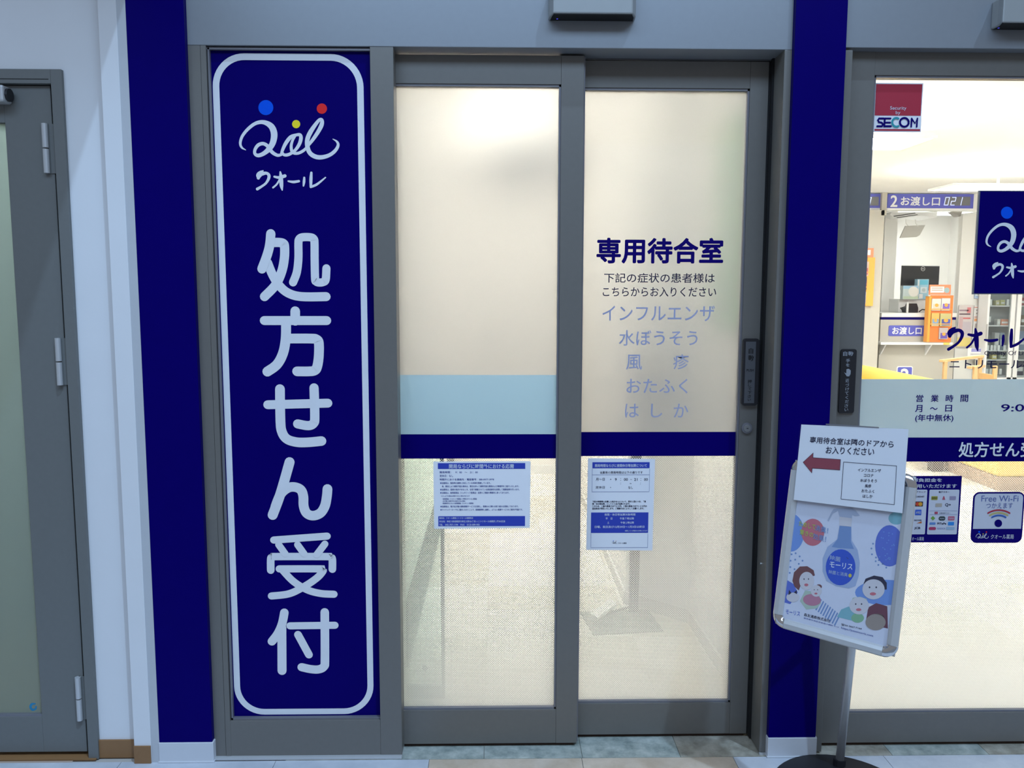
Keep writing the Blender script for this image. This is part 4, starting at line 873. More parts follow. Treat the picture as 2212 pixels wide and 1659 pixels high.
# protective glass screen beside the door
gs = thing('glass_screen', 'low clear glass guard screen standing behind the left frosted door', 'screen', (-0.27, 0.38, 0))
ysc = 0.385; xsc = X(957, 1300, ysc)
bx('post', mat('dark_post', (0.10, 0.10, 0.10), 0.5, 0.3), gs, xsc-0.006, xsc+0.006, ysc-0.012, ysc+0.012, 0.0, 1.02)
bx('glass_panel', glass_mat('screen_glass', (0.86, 0.93, 0.91)), gs, xl_+0.013, xsc-0.006, ysc-0.003, ysc+0.003, 0.045, 1.0)
bx('bottom_rail', M_kick, gs, xl_+0.013, xsc-0.006, ysc-0.01, ysc+0.01, 0.0, 0.045)
ell(wallplane(ysc-0.004), 918, 1443, 6, 7, M_kick, gs, 0.001, 'sticker')
# pedal sanitiser stand
pc = [F(1253, 1324), F(1282, 1373), F(1433, 1364.5), F(1399.5, 1318)]
ps_ = thing('sanitiser_stand', 'grey pedal hand sanitiser stand seen through the right frosted door', 'stand', F(1368, 1330))
MB().prism([Vector((p.x, p.y, 0.0)) for p in pc], (0, 0, 0.006)).build('base_plate', M_kick, ps_)
c_ = F(1368, 1322); M_post = mat('dark_grey_post', (0.07, 0.07, 0.075), 0.5, 0.2)
MB().box(c_.x-0.021, c_.x+0.021, c_.y-0.02, c_.y+0.02, 0.006, 0.98).build('post', M_post, ps_, 0.002)
hd = MB().box(c_.x-0.055, c_.x+0.06, c_.y-0.16, c_.y+0.03, 0.98, 1.00).box(c_.x-0.04, c_.x+0.045, c_.y-0.12, c_.y-0.03, 1.0, 1.15).build('dispenser', mat('dispenser_brown', (0.12, 0.09, 0.075), 0.5), ps_, 0.004)
MB().tube([(c_.x, c_.y-0.075, 1.15), (c_.x, c_.y-0.075, 1.19), (c_.x, c_.y-0.13, 1.195)], 0.009, 10).build('pump_spout', M_black, hd)
mb = MB(); a, b = F(1283, 1337, 0.03), F(1322, 1302, 0.03)
MB().prism([F(1276, 1330, 0.03), F(1290, 1340, 0.03), F(1332, 1310, 0.03), F(1318, 1299, 0.03)], (0, 0, 0.012)).build('pedal', M_white, ps_)
MB().tube([(a+b)/2-Vector((0, 0, 0.02)), Vector((c_.x, c_.y, 0.03))], 0.006, 8).build('pedal_rod', M_post, ps_)
# blurred things on the waiting room walls
tv = thing('hanging_television', 'dark flat television hung from the waiting room ceiling, blurred by the film', 'television', (0.2, 2.2, 2.0))
bx('cabinet', M_black, tv, -0.06, 0.44, 2.2, 2.26, 2.02, 2.34, 0.004); bx('ceiling_pole', M_kick, tv, 0.17, 0.21, 2.22, 2.25, 2.34, CH); bx('screen', mat('tv_glass', (0.02, 0.02, 0.025), 0.15), tv, -0.045, 0.425, 2.199, 2.2, 2.035, 2.325)
gb = thing('green_board', 'green pinboard with papers on the right waiting room wall', 'board', (0.85, 0.6, 1.2))
bx('board', mat('green_felt', (0.18, 0.36, 0.16), 0.8), gb, 0.838, 0.850, 0.30, 0.80, 1.30, 2.05); bx('board_frame', M_wood, gb, 0.836, 0.852, 0.28, 0.30, 1.28, 2.07); bx('board_frame', M_wood, gb, 0.836, 0.852, 0.80, 0.82, 1.28, 2.07)

# ================================================================== PHARMACY INTERIOR
SH = 2.78
def zy(Zd): return Zd-2.445
YC = zy(11.6)
sl = bx('wall_shop_left', M_inwall2, None, 0.95, 1.0, 0.16, 12.2, 0, SH); tag(sl, 'white wall between waiting room and pharmacy', 'wall', kind='structure')
sb = bx('wall_shop_back', M_inwall2, None, 0.95, 8.0, 12.1, 12.2, 0, SH); tag(sb, 'white back wall behind the pharmacy counter', 'wall', kind='structure')
sr = bx('wall_shop_right', M_inwall2, None, 7.9, 8.0, 0.16, 12.2, 0, SH); tag(sr, 'white right side wall of the pharmacy', 'wall', kind='structure')
sf = bx('wall_shop_front', M_inwall2, None, 2.36, 8.0, 0.16, 0.2, 0, SH); tag(sf, 'inner face of the pharmacy front wall', 'wall', kind='structure')
sc = bx('ceiling_shop', M_inwall2, None, 0.95, 8.0, 0.16, 12.2, SH, SH+0.05); tag(sc, 'white ceiling of the pharmacy', 'ceiling', kind='structure')
k = 0
for yy, nm in ((1.6, 'nearest to the entrance'), (4.0, 'above the sofa'), (6.6, 'in front of the counter')):
    for xx, sd in ((2.6, 'left'), (5.4, 'right')):
        ceiling_light('bright pharmacy ceiling light panel %s, %s one' % (nm, sd), xx, yy, SH-0.2, 1.2, 0.5, 27.0 if yy > 2 else 13.0, (1.0, 0.975, 0.945), 'pharmacy ceiling lights')
ceiling_light('pharmacy ceiling light panel behind the counter', 6.6, 10.5, SH-0.1, 1.2, 0.6, 16.0, (1.0, 0.965, 0.92), 'pharmacy ceiling lights')
def bxz(name, m, parent, px0, py0, px1, py1, Zd, depth, bev=0.0):
    y = zy(Zd); xm, ym = (px0+px1)/2, (py0+py1)/2
    return bx(name, m, parent, X(px0, ym, y), X(px1, ym, y), y, y+depth, Z(xm, py1, y), Z(xm, py0, y), bev)
def zx(px, py, Zd): return X(px, py, zy(Zd))
# bulkhead and counter signs
zb1 = Z(2000, 419, zy(11.35)); zb0 = Z(2000, 450, zy(11.35))
bh = bx('wall_bulkhead', M_inwall2, None, zx(1780, 430, 11.4), 7.9, zy(11.4), zy(11.5), zb0-0.03, SH); tag(bh, 'white bulkhead above the pharmacy counter windows', 'wall', kind='structure')
M_violet = mat('sign_violet_blue', (0.10, 0.11, 0.50), 0.5); M_lcd = mat('display_grey', (0.16, 0.16, 0.17), 0.4); M_led = mat('display_digits', (0.5, 0.55, 0.9), 0.5, emit=(0.6, 0.65, 1.0), strength=0.8); M_w2 = mat('sign_white', (0.85, 0.85, 0.86), 0.5)
def seg(mb, pl, ch, x0, y0, x1, y1, off):
    xm, ym = (x0+x1)/2, (y0+y1)/2; sl = (y1-y0)*0.12
    S = {'a': ((x0+sl, y0), (x1+sl, y0)), 'b': ((x1+sl, y0), (x1, ym)), 'c': ((x1, ym), (x1-sl, y1)), 'd': ((x0-sl, y1), (x1-sl, y1)), 'e': ((x0, ym), (x0-sl, y1)), 'f': ((x0+sl, y0), (x0, ym)), 'g': ((x0, ym), (x1, ym))}
    for c in {'0': 'abcdef', '2': 'abged', '1': 'bc', '3': 'abgcd'}[ch]: stroke(mb, pl, [(*S[c][0], 1.6), (*S[c][1], 1.6)], off, smooth=False)
def counter_sign(label, px0, px1, txt, digits, dx0, lcd):
    y = zy(11.35); pl = wallplane(y)
    t = thing('counter_sign', label, 'sign', (X(px0, 430, y), y, zb0), 'counter number signs')
    bx('board', M_violet, t, X(px0, 434, y), X(px1, 434, y), y, y+0.05, zb0, zb1); bx('lower_lip', M_w2, t, X(px0, 434, y), X(px1, 434, y), y-0.005, y+0.05, zb0-0.03, zb0)
    for s, b, bo in txt: text(pl, s, *b, M_w2, t, 0.003, bo)
    rectp(pl, *lcd, M_lcd, t, 0.002, 'display'); mb = MB()
    for i, c in enumerate(digits): seg(mb, pl, c, dx0+i*14, 426.5, dx0+i*14+8, 443, 0.004)
    mb.build('display_digits', M_led, t)
counter_sign('violet counter sign with number two and lit number 021', 1917, 2103, [('2', (1924, 422.5, 1938, 446.5), 0.02), ('お渡し口', (1946, 425, 2030, 444), 0.02)], '021', 2041, (2040, 425, 2096, 444))
counter_sign('violet counter sign with a lit digit three, cut by the door frame', 1790, 1905, [('3', (1800, 422, 1812, 446), 0.02), ('お渡し口', (1815, 425, 1832, 444), 0.02)], '3', 1872, (1850, 425, 1898, 444))
# partition between the two counter windows
pt1 = thing('partition', 'beige laminate partition between the two pharmacy counter windows', 'partition', (zx(1885, 700, 11.2), zy(11.2), 0))
bx('panel', M_beige, pt1, zx(1864, 620, 11.3), zx(1903, 620, 11.3), zy(11.3), zy(11.9), 0, zb0-0.03, 0.002)
bx('upper_post', M_beige, pt1, zx(1905.5, 430, 11.3), zx(1916.5, 430, 11.3), zy(11.3), zy(11.36), zb0-0.10, zb1+0.03)
# counter two
zc1 = Z(1970, 676, YC); zc0 = Z(1970, 685, YC); zn = Z(1970, 690.5, YC); zsh = Z(1970, 739, zy(11.45))
ct = thing('service_counter', 'beige pharmacy counter with violet pick-up plate and number two', 'counter', (zx(1980, 700, 11.6), YC, 0))
xa, xb = zx(1902, 700, 11.6), zx(2064, 700, 11.6)
bx('front_panel', M_beige, ct, xa, xb, YC, YC+0.04, 0, zn, 0.002); bx('end_panel', M_beige, ct, xb-0.04, xb, YC+0.04, YC+0.7, 0, zn)
bx('navy_trim', M_navyp, ct, xa, xb, YC-0.004, YC+0.03, zn, zc0); bx('counter_top', M_w2, ct, xa, xb, YC-0.02, YC+0.7, zc0, zc1, 0.004)
shf = bx('bag_shelf', M_w2, ct, zx(1899, 740, 11.45), zx(2054, 740, 11.45), zy(11.40), YC, zsh-0.035, zsh, 0.004)
for px in (1908, 2006):
    x = zx(px, 750, 11.5); MB().prism([(x, YC, zsh-0.035), (x, YC-0.16, zsh-0.035), (x, YC, zsh-0.19)], (0.02, 0, 0)).build('shelf_bracket', M_w2, ct)
plc = wallplane(YC)
pk = rrect(plc, 1919, 703, 1998, 726, 3.5, M_violet, ct, 0.006, 'pickup_plate', 0.006); text(plc, 'お渡し口', 1927, 706.5, 1990, 722, M_w2, pk, 0.009, 0.025)
nb_ = rrect(plc, 1936, 791, 1971, 826, 4, M_w2, ct, 0.006, 'number_plate', 0.006); rrect(plc, 1938, 793, 1969, 824, 3, M_violet, nb_, 0.008, 'number_field'); text(plc, '2', 1945.5, 797, 1962, 822, M_w2, nb_, 0.011, 0.03)
bx('shelf_tag', M_yellow, ct, zx(2038, 743, 11.4), zx(2051, 743, 11.4), zy(11.40)-0.004, zy(11.40), zsh-0.035, zsh)
ct3 = thing('service_counter', 'beige pharmacy counter left of the partition, cut by the door frame', 'counter', (zx(1840, 700, 11.6), YC, 0))
xa3, xb3 = zx(1790, 700, 11.6), zx(1868, 700, 11.6)
bx('front_panel', M_beige, ct3, xa3, xb3, YC, YC+0.04, 0, zn); bx('navy_trim', M_navyp, ct3, xa3, xb3, YC-0.004, YC+0.03, zn, zc0); bx('counter_top', M_w2, ct3, xa3, xb3, YC-0.02, YC+0.7, zc0, zc1); bx('bag_shelf', M_w2, ct3, xa3, xb3-0.02, zy(11.40), YC, zsh-0.035, zsh)
# wall to the right of the counter
xw0 = zx(2066, 700, 11.75)
wc = bx('wall_counter_side', M_inwall2, None, xw0, 7.9, zy(11.75), zy(11.85), 0, zb0-0.03); tag(wc, 'white wall with posters right of the pharmacy counter', 'wall', kind='structure')
# back room: white column and pale blue panel
bc = bx('wall_back_column', M_inwall2, None, zx(1908, 560, 12.6), zx(1935, 560, 12.6), zy(12.6), 12.1, 0, SH); tag(bc, 'white column in the room behind counter two', 'wall', kind='structure')
bp_ = bxz('curtain_panel', mat('pale_aqua', (0.45, 0.66, 0.66), 0.7), None, 1838, 455, 1857, 860, 12.4, 0.03); tag(bp_, 'pale aqua panel behind the left counter window', 'panel')
# air conditioner and acrylic panel
ac = thing('air_conditioner', 'white ceiling air conditioner behind counter two with dark slots', 'air conditioner', (zx(1968, 468, 12.5), zy(12.5), Z(1968, 478, zy(12.5))))
ya = zy(12.4)
a_ = [P(1926, 458, ya), P(1922, 464, ya), P(1936, 472, ya), P(1990, 466, ya), P(2024, 470, ya), P(2026, 457, ya)]
MB().prism([(p.x, p.y, p.z) for p in a_][::-1], (0, 0.55, 0)).build('body', M_w2, ac, 0.01)
pla = wallplane(ya)
poly(pla, [(1929, 466.5), (1976, 459.5), (1978, 461), (1931, 468.2)][::-1], M_kick, ac, 0.004, 'vent_slot'); poly(pla, [(1936, 470), (1981, 463), (1983, 464.2), (1938, 471.3)][::-1], M_kick, ac, 0.004, 'vent_slot')
hp_ = thing('acrylic_sheet', 'clear grey acrylic sheet hanging on two cords behind counter two', 'sheet', P(1970, 513, zy(12.2)))
yh = zy(12.2); MB().prism([P(1956, 488, yh), P(1999, 486, yh), P(1987, 508, yh), P(1980, 512, yh), P(1944, 514, yh)], (0, 0.02, 0)).build('sheet', mat('acrylic_grey', (0.56, 0.55, 0.52), 0.3), hp_)
for l in ([(1957, 474), (1957, 482), (1962, 488)], [(1977, 474), (1978, 482), (1983, 489)]): MB().tube([P(*p, yh) for p in l], 0.006, 6).build('cord', M_inwall, hp_)
for lab, q in (('small grey wedge fixture under the sign right of the air conditioner', [(2054, 457), (2080, 457), (2076, 467), (2070, 468)]), ('small grey wedge fixture under the left counter sign', [(1860, 457), (1886, 457), (1882, 467), (1876, 468)])):
    yq = zy(11.8); f_ = MB().prism([P(*p, yq) for p in q], (0, 0.12, 0)).build('ceiling_fixture', mat('fixture_grey', (0.42, 0.40, 0.38), 0.5), None, 0.01); tag(f_, lab, 'fixture', 'wedge fixtures under the signs')
# computer monitor, on a white cabinet
cbn = thing('desk_cabinet', 'white low cabinet on the counter under the monitor', 'cabinet', (zx(1975, 676, 11.9), zy(11.9), zc1))
bx('body', M_w2, cbn, zx(1941, 660, 11.95), zx(2012, 660, 11.95), zy(11.95), zy(12.25), zc1, Z(1975, 646, zy(11.95)), 0.006); bxz('door_line', M_trimg, cbn, 1960, 649, 1961, 672, 11.945, 0.004)
mo = thing('computer_monitor', 'black computer monitor seen from behind on the pharmacy counter', 'monitor', (zx(1990, 646, 12.1), zy(12.1), Z(1990, 646, zy(12.1))))
ym_ = zy(12.1); MB().prism([P(1950, 574, ym_), P(2030, 575, ym_), P(2027, 628, ym_), P(1947, 626, ym_)][::-1], (0, 0.04, 0)).build('panel', M_black, mo, 0.004)
MB().prism([P(1949, 572.6, ym_+0.03), P(2031, 573.4, ym_+0.03), P(2028, 631, ym_+0.03), P(1945.5, 629.5, ym_+0.03)][::-1], (0, 0.02, 0)).build('bezel', M_w2, mo, 0.003)
mb = MB(); plm = wallplane(ym_); stroke(mb, plm, [(1993.5+4.2*math.cos(t), 580.5+4.6*math.sin(t), 1.0) for t in [2*math.pi*k/16 for k in range(17)]], 0.004, cap=False); mb.build('logo_ring', M_silver, mo); text(plm, 'DELL', 1990.5, 578.8, 1996.5, 582, M_silver, mo, 0.004, 0.02)
bx('stand', M_w2, mo, zx(1975, 640, 12.12), zx(2003, 640, 12.12), zy(12.12), zy(12.16), Z(1990, 646, zy(12.12)), Z(1990, 600, zy(12.12)))
def carton(label, px, Zd, col, art):
    t = thing('carton', label, 'box', (zx((px[0]+px[2])/2, px[3], Zd), zy(Zd), Z((px[0]+px[2])/2, px[3], zy(Zd))), 'small cartons by the monitor')
    bxz('box', mat('carton_%02x%02x' % (int(col[0]*255), int(col[2]*255)), col, 0.5), t, *px, Zd, 0.08); pl = wallplane(zy(Zd))
    for kind, b, c in art:
        mm = mat('cart_%02x%02x%02x' % tuple(int(255*a) for a in c), c, 0.5)
        (rectp(pl, *b, mm, t, 0.003, 'label_print') if kind == 'r' else ell(pl, *b, mm, t, 0.004, 'label_print'))
carton('tall blue and teal carton standing before the monitor', (1981, 603, 2005.5, 646), 11.9, (0.30, 0.52, 0.66), [('r', (1987, 605, 2004.5, 615), (0.12, 0.45, 0.62)), ('r', (1988, 620, 2002, 633), (0.62, 0.70, 0.76)), ('e', (1995, 626.5, 4, 4), (0.40, 0.48, 0.52)), ('r', (1985, 635, 1993, 645), (0.75, 0.77, 0.8)), ('r', (1982, 604, 1985, 640), (0.78, 0.82, 0.85))])
carton('wide pale green and blue carton before the monitor', (1950.5, 617, 1984, 646.5), 11.85, (0.52, 0.62, 0.64), [('r', (1951, 617.5, 1983.5, 624), (0.30, 0.52, 0.70)), ('r', (1951, 640, 1983.5, 646), (0.48, 0.60, 0.46)), ('e', (1973, 630, 11, 11), (0.76, 0.76, 0.73)), ('r', (1966, 626, 1980, 628), (0.25, 0.22, 0.22)), ('r', (1966, 630, 1980, 632), (0.25, 0.22, 0.22))])
tm = thing('card_terminal', 'black card payment terminal on the pharmacy counter', 'terminal', (zx(1968, 678, 11.7), zy(11.7), zc1))
yt = zy(11.7); MB().prism([P(1956, 678, yt), P(1983, 678, yt), P(1984, 668, yt), P(1981, 658, yt), P(1964, 658, yt), P(1962, 664, yt), P(1950, 668, yt), P(1954, 672, yt)][::-1], (0, 0.1, 0)).build('body', M_black, tm, 0.006); bxz('pole_strip', M_w2, tm, 1959.5, 655, 1962.5, 678, 11.66, 0.03)
MB().tube([P(1985, 676, yt), P(1992, 671, yt), P(2000, 672, yt), P(2008, 677, yt)], 0.008, 6).build('cable', M_black, tm)
tm.location.z += max(0.0, zc1+0.001-P(1956, 678, yt).z)
# orange display racks with pouches
def rack(label, px, Zd, head, pouches):
    y = zy(Zd); pl = wallplane(y)
    t = thing('display_rack', label, 'display rack', (X((px[0]+px[2])/2, px[3], y), y, Z(px[0], px[3], y)))
    bxz('back_board', M_orange, t, *px, Zd, 0.02, 0.002); bxz('side_board', M_orange2, t, px[0]-3.5, px[1]+2, px[0]+1.5, px[3], Zd-0.03, 0.10)
    h_ = bxz('header_card', mat('rack_header', (0.80, 0.24, 0.12), 0.5), t, *head, Zd, 0.02)
    rectp(pl, head[0]+2, head[1]+4, head[0]+(head[2]-head[0])*0.68, head[3]-5, M_w2, h_, 0.003, 'header_label')
    if head[2]-head[0] > 30:
        for yy in (head[1]+6.5, head[1]+11): rectp(pl, head[0]+4, yy, head[0]+28, yy+1.6, M_tan, h_, 0.005, 'header_text')
        ell(pl, head[2]-9, head[1]+12, 6, 6, mat('header_art', (0.30, 0.42, 0.45), 0.5), h_, 0.003, 'header_art')
    for k, (b, c1, c2) in enumerate(pouches):
        p_ = thing('pouch', pouches_lab[k] if head[2]-head[0] > 30 else pouches_lab2[k], 'pouch', (X((b[0]+b[2])/2, b[3], y-0.02), y-0.02, Z(b[0], b[3], y)), 'pouches on the orange racks')
        ms = [mat('pouch_%02x%02x%02x' % tuple(int(255*a) for a in c), c, 0.35) for c in (c1, c2)]
        bxz('packet', ms[0], p_, *b, Zd-0.03, 0.025, 0.006); pq_ = wallplane(zy(Zd-0.03))
        w_ = b[2]-b[0]; h2 = b[3]-b[1]
        rectp(pq_, b[0]+w_*0.12, b[1]+h2*0.45, b[0]+w_*0.88, b[1]+h2*0.92, ms[1], p_, 0.004, 'label_print'); ell(pq_, b[0]+w_*0.5, b[1]+h2*0.55, w_*0.2, h2*0.14, M_orange2, p_, 0.006, 'label_art')
    for yy in (px[1]+29, px[1]+61):
        bxz('pocket_lip', M_orange2, t, px[0]+1, yy, px[2]-1, yy+2, Zd-0.035, 0.02)
pouches_lab = ['white pouch in the top left slot of the orange rack', 'violet and yellow pouch in the top right slot of the orange rack', 'orange and blue pouch in the middle left slot of the orange rack', 'dark blue pouch in the middle right slot of the orange rack', 'grey and violet pouch in the bottom slot of the orange rack']
pouches_lab2 = ['red pouch in the top slot of the orange rack by the door frame', 'dark pouch in the middle slot of the orange rack by the door frame', 'grey pouch in the bottom slot of the orange rack by the door frame']
rack('tall orange display rack with pouches on the pharmacy counter shelf', (2008.5, 638, 2057, 739), 11.38, (2008, 615, 2054, 637), [((2013, 645, 2033, 671), (0.70, 0.67, 0.62), (0.62, 0.55, 0.45)), ((2034, 644, 2053, 671), (0.70, 0.68, 0.66), (0.20, 0.12, 0.50)), ((2012, 676, 2029, 705), (0.72, 0.42, 0.12), (0.20, 0.34, 0.55)), ((2031, 677, 2055, 705), (0.50, 0.44, 0.20), (0.06, 0.08, 0.34)), ((2029, 708, 2048, 733), (0.48, 0.42, 0.42), (0.13, 0.08, 0.38))])
rack('orange display rack hanging on the partition beside the door frame', (1852, 558, 1880, 660), 11.27, (1866, 536, 1887, 556), [((1857, 565, 1877, 596), (0.55, 0.40, 0.36), (0.40, 0.10, 0.09)), ((1857, 598, 1873, 626), (0.10, 0.07, 0.08), (0.30, 0.10, 0.08)), ((1857, 630, 1871, 656), (0.45, 0.44, 0.48), (0.20, 0.14, 0.20))])
bxz('rack_side', M_orange2, [o for o in C.objects if o.name.startswith('display_rack')][-1], 1872, 556, 1888, 661, 11.25, 0.04)
# posters on the wall
def wposter(label, px, Zd, m, art):
    y = zy(Zd); pl = wallplane(y); t = thing('wall_poster', label, 'poster', (X(px[0], px[3], y), y, Z(px[0], px[3], y)))
    bxz('sheet', m, t, *px, Zd, 0.01)
    for b, c in art: rectp(pl, *b, mat('wp_%02x%02x%02x' % tuple(int(255*a) for a in c), c, 0.6), t, 0.004, 'print')
wposter('pinkish medical poster with a yellow foot beside the orange rack', (2069, 659, 2100, 750), 11.72, mat('poster_pinkish', (0.66, 0.60, 0.60), 0.6), [((2072, 669, 2092, 672), (0.3, 0.2, 0.25)), ((2072, 677, 2096, 680), (0.15, 0.1, 0.12)), ((2080, 686, 2096, 689), (0.60, 0.15, 0.15)), ((2071, 684, 2079, 722), (0.58, 0.40, 0.42)), ((2079, 695, 2097, 722), (0.56, 0.50, 0.56)), ((2067, 729, 2096, 748), (0.76, 0.62, 0.22)), ((2089, 664, 2097, 676), (0.62, 0.20, 0.22))])
wposter('white notice sheets with orange bar beside the glass cabinet', (2102, 660, 2131, 765), 11.72, M_w2, [((2104, 663, 2130, 664.5), (0.6, 0.22, 0.15)), ((2104, 684, 2130, 685.5), (0.6, 0.22, 0.15)), ((2108, 669, 2128, 671), (0.3, 0.28, 0.28)), ((2108, 676, 2128, 678), (0.3, 0.28, 0.28)), ((2104, 688, 2130, 694), (0.78, 0.34, 0.16)), ((2105, 699, 2126, 711), (0.55, 0.50, 0.48)), ((2114, 731, 2128, 736), (0.78, 0.42, 0.22)), ((2114, 741, 2127, 743), (0.4, 0.38, 0.36)), ((2114, 748, 2127, 750), (0.4, 0.38, 0.36))])
wposter('pale blue leaflet under the navy logo plate', (2106, 620, 2132, 645), 11.72, mat('leaflet_blue', (0.40, 0.52, 0.74), 0.6), [((2107, 636, 2131, 639), (0.75, 0.78, 0.82))])
wposter('white leaflet with a violet heading leaning behind the chair', (2090, 752, 2126, 776), 11.55, M_w2, [((2098, 753, 2125, 760), (0.30, 0.30, 0.62)), ((2096, 764, 2124, 766), (0.5, 0.5, 0.5))])
# glass display cabinet
YK = zy(11.45)
kb = thing('display_cabinet', 'white glass-front display cabinet with medicine packs at the right edge', 'cabinet', (zx(2190, 800, 11.45), YK, 0))
kx0, kx1, kxm = zx(2130, 720, 11.45), zx(2290, 720, 11.45), zx(2190, 720, 11.45)
zk1 = Z(2190, 560, YK)
bx('side_panel', M_w2, kb, kx0, kx0+0.03, YK, YK+0.22, 0.0, zk1); bx('door_stile', M_w2, kb, kxm-0.07, kxm-0.012, YK-0.02, YK+0.02, 0.0, zk1); bx('door_stile', M_w2, kb, kxm+0.012, kxm+0.07, YK-0.02, YK+0.02, 0.0, zk1); bx('side_panel', M_w2, kb, kx1-0.03, kx1, YK, YK+0.22, 0, zk1)
bx('back_panel', mat('cabinet_grey', (0.40, 0.40, 0.41), 0.6), kb, kx0, kx1, YK+0.22, YK+0.24, 0, zk1); bx('top_panel', M_w2, kb, kx0, kx1, YK, YK+0.24, zk1, zk1+0.03); bx('plinth', M_w2, kb, kx0, kx1, YK-0.02, YK+0.24, 0, Z(2170, 815, YK))
bx('glass_door', glass_mat('cabinet_glass', (0.88, 0.91, 0.92)), kb, kx0+0.03, kxm-0.07, YK-0.004, YK+0.004, Z(2170, 815, YK), zk1); bx('glass_door', MATS['cabinet_glass'], kb, kxm+0.07, kx1-0.03, YK-0.004, YK+0.004, Z(2170, 815, YK), zk1)
bx('door_handle', M_silver, kb, kx0-0.01, kx0+0.005, YK-0.03, YK-0.01, Z(2128, 735, YK), Z(2128, 700, YK))
shz = [Z(2170, a, YK) for a in (660, 703, 757, 777, 812)]
for z in shz: bx('shelf', M_w2, kb, kx0+0.03, kx1-0.03, YK+0.03, YK+0.22, z-0.015, z)
for py, xs in ((653, (2139, 2176)), (690, (2136.5,)), (752, (2133, 2141, 2148, 2156, 2169)), (803, (2131, 2138.5, 2149, 2160))):
    for px in xs:
        x = zx(px, py, 11.45); z = Z(px, py, YK); MB().box(x-0.0, x+0.033, YK+0.012, YK+0.016, z-0.04, z+0.04).build('price_tag', M_w2, kb)
items = [(2149, 660, 2157, 649, (0.72, 0.66, 0.42), 'cream'), (2159, 660, 2169, 648, (0.62, 0.60, 0.30), 'olive'), (2160, 703, 2176, 690, (0.78, 0.36, 0.26), 'coral'), (2152, 703, 2159, 690, (0.75, 0.72, 0.68), 'white'), (2146, 744, 2156, 706, (0.52, 0.52, 0.52), 'grey'), (2158, 744, 2167, 706, (0.30, 0.36, 0.44), 'slate blue'), (2141, 777, 2151, 766, (0.70, 0.60, 0.22), 'mustard'), (2158, 777, 2172, 768, (0.42, 0.46, 0.36), 'sage green'), (2202, 657, 2214, 640, (0.36, 0.10, 0.12), 'maroon'), (2203, 690, 2213, 668, (0.26, 0.20, 0.16), 'dark brown'), (2198, 757, 2210, 716, (0.28, 0.36, 0.52), 'steel blue'), (2192, 812, 2208, 782, (0.10, 0.09, 0.14), 'black')]
for x0, yb2, x1, yt2, c, nm in items:
    xm_ = (x0+x1)/2; zz = min(shz, key=lambda s: abs(s-Z(xm_, yb2, YK))); h_ = Z(xm_, yt2, YK)-Z(xm_, yb2, YK)
    t = thing('medicine_pack', '%s medicine pack standing in the glass display cabinet' % nm, 'box', (zx(xm_, yb2, 11.45), YK+0.15, zz), 'packs in the display cabinet')
    mm = mat('pack_'+nm.replace(' ', '_'), c, 0.5)
    a0_, a1_ = zx(x0, yb2, 11.55), zx(x1, yb2, 11.55)
    bx('carton', mm, t, a0_, a1_, YK+0.08, YK+0.16, zz, zz+h_, 0.004); bx('label', M_w2, t, a0_+0.01, a1_-0.01, YK+0.078, YK+0.08, zz+h_*0.3, zz+h_*0.6)
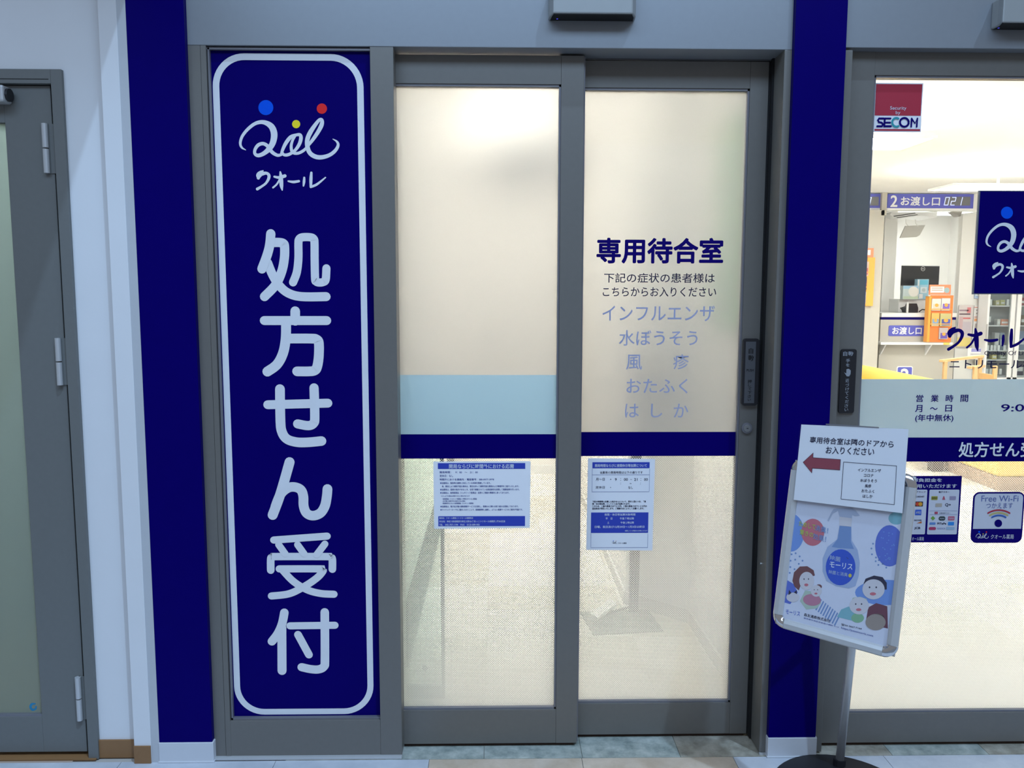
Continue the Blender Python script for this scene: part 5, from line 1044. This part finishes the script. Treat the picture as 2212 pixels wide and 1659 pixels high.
# wooden armchair
YW = zy(9.2)
ch = thing('armchair', 'light wooden armchair standing before the glass cabinet', 'chair', (zx(2080, 800, 9.2), YW, 0))
def barz(name, pts, r, m, parent): return MB().tube(pts, r, 8).build(name, m, parent, smooth=True)
y1_, y2_ = YW, YW+0.35
A_, B_ = P(2033, 777, y1_), P(2122, 767, y2_); C_, D_ = P(2094, 791, y1_-0.35), P(2124, 788, y1_)
def plank(name, a, b, w, h): 
    d = (b-a).normalized(); sd = Vector((0, 0, 1)).cross(d).normalized()*w/2; up = Vector((0, 0, h))
    return MB().prism([a-sd-up, b-sd-up, b+sd-up, a+sd-up], up).build(name, M_wood, ch, 0.003)
plank('armrest', A_, B_, 0.05, 0.028); plank('armrest', C_, D_, 0.05, 0.028)
legs = [P(2042, 780, y1_), P(2118, 771, y2_), P(2107, 792, y1_-0.35), P(2150, 790, y1_+0.05)]
for q in legs: MB().box(q.x-0.019, q.x+0.019, q.y-0.019, q.y+0.019, 0, q.z).build('leg', M_wood, ch, 0.003)
seat_z = 0.36
MB().prism([(legs[0].x, legs[0].y, seat_z), (legs[2].x, legs[2].y, seat_z), (legs[3].x, legs[3].y, seat_z), (legs[1].x, legs[1].y, seat_z)], (0, 0, 0.05)).build('seat', M_yellow, ch, 0.008)
plank('back_rail', Vector((legs[1].x, legs[1].y, 0.52)), Vector((legs[3].x, legs[3].y, 0.52)), 0.03, 0.07)
# yellow sofa running away from the door
sx, bxk, sz = 3.66, 4.06, 0.632; sy0, sy1 = zy(5.9), zy(9.75)
so = thing('sofa', 'long yellow leatherette sofa on a tan base running away from the entrance', 'sofa', (sx+0.3, (sy0+sy1)/2, 0))
bx('base', M_tan, so, sx, bxk+0.14, sy0, sy1, 0.0, 0.10, 0.004)
nseg = 4
for i in range(nseg):
    ya_, yb3 = sy0+(sy1-sy0)*i/nseg, sy0+(sy1-sy0)*(i+1)/nseg
    bx('back_cushion', M_yellow, so, bxk, bxk+0.14, ya_+0.003, yb3-0.003, 0.38, sz-0.06, 0.012); bx('seat_cushion', M_yellow, so, sx, bxk+0.14, ya_+0.003, yb3-0.003, 0.10, 0.38, 0.02)
MB().tube([(bxk+0.06, sy0, sz-0.08), (bxk+0.06, sy1, sz-0.08)], 0.08, 14).build('top_roll', M_yellow, so, smooth=True)
stl = thing('side_table', 'dark legged low table standing left of the sofa end', 'table', F(2025, 1018))
cq = F(2026, 1019); bx('leg', mat('dark_wood', (0.10, 0.07, 0.05), 0.5), stl, cq.x-0.045, cq.x+0.045, cq.y, cq.y+0.08, 0, 0.30); bx('table_top', MATS['dark_wood'], stl, cq.x-0.22, cq.x+0.05, cq.y-0.02, cq.y+0.4, 0.30, 0.33, 0.004)
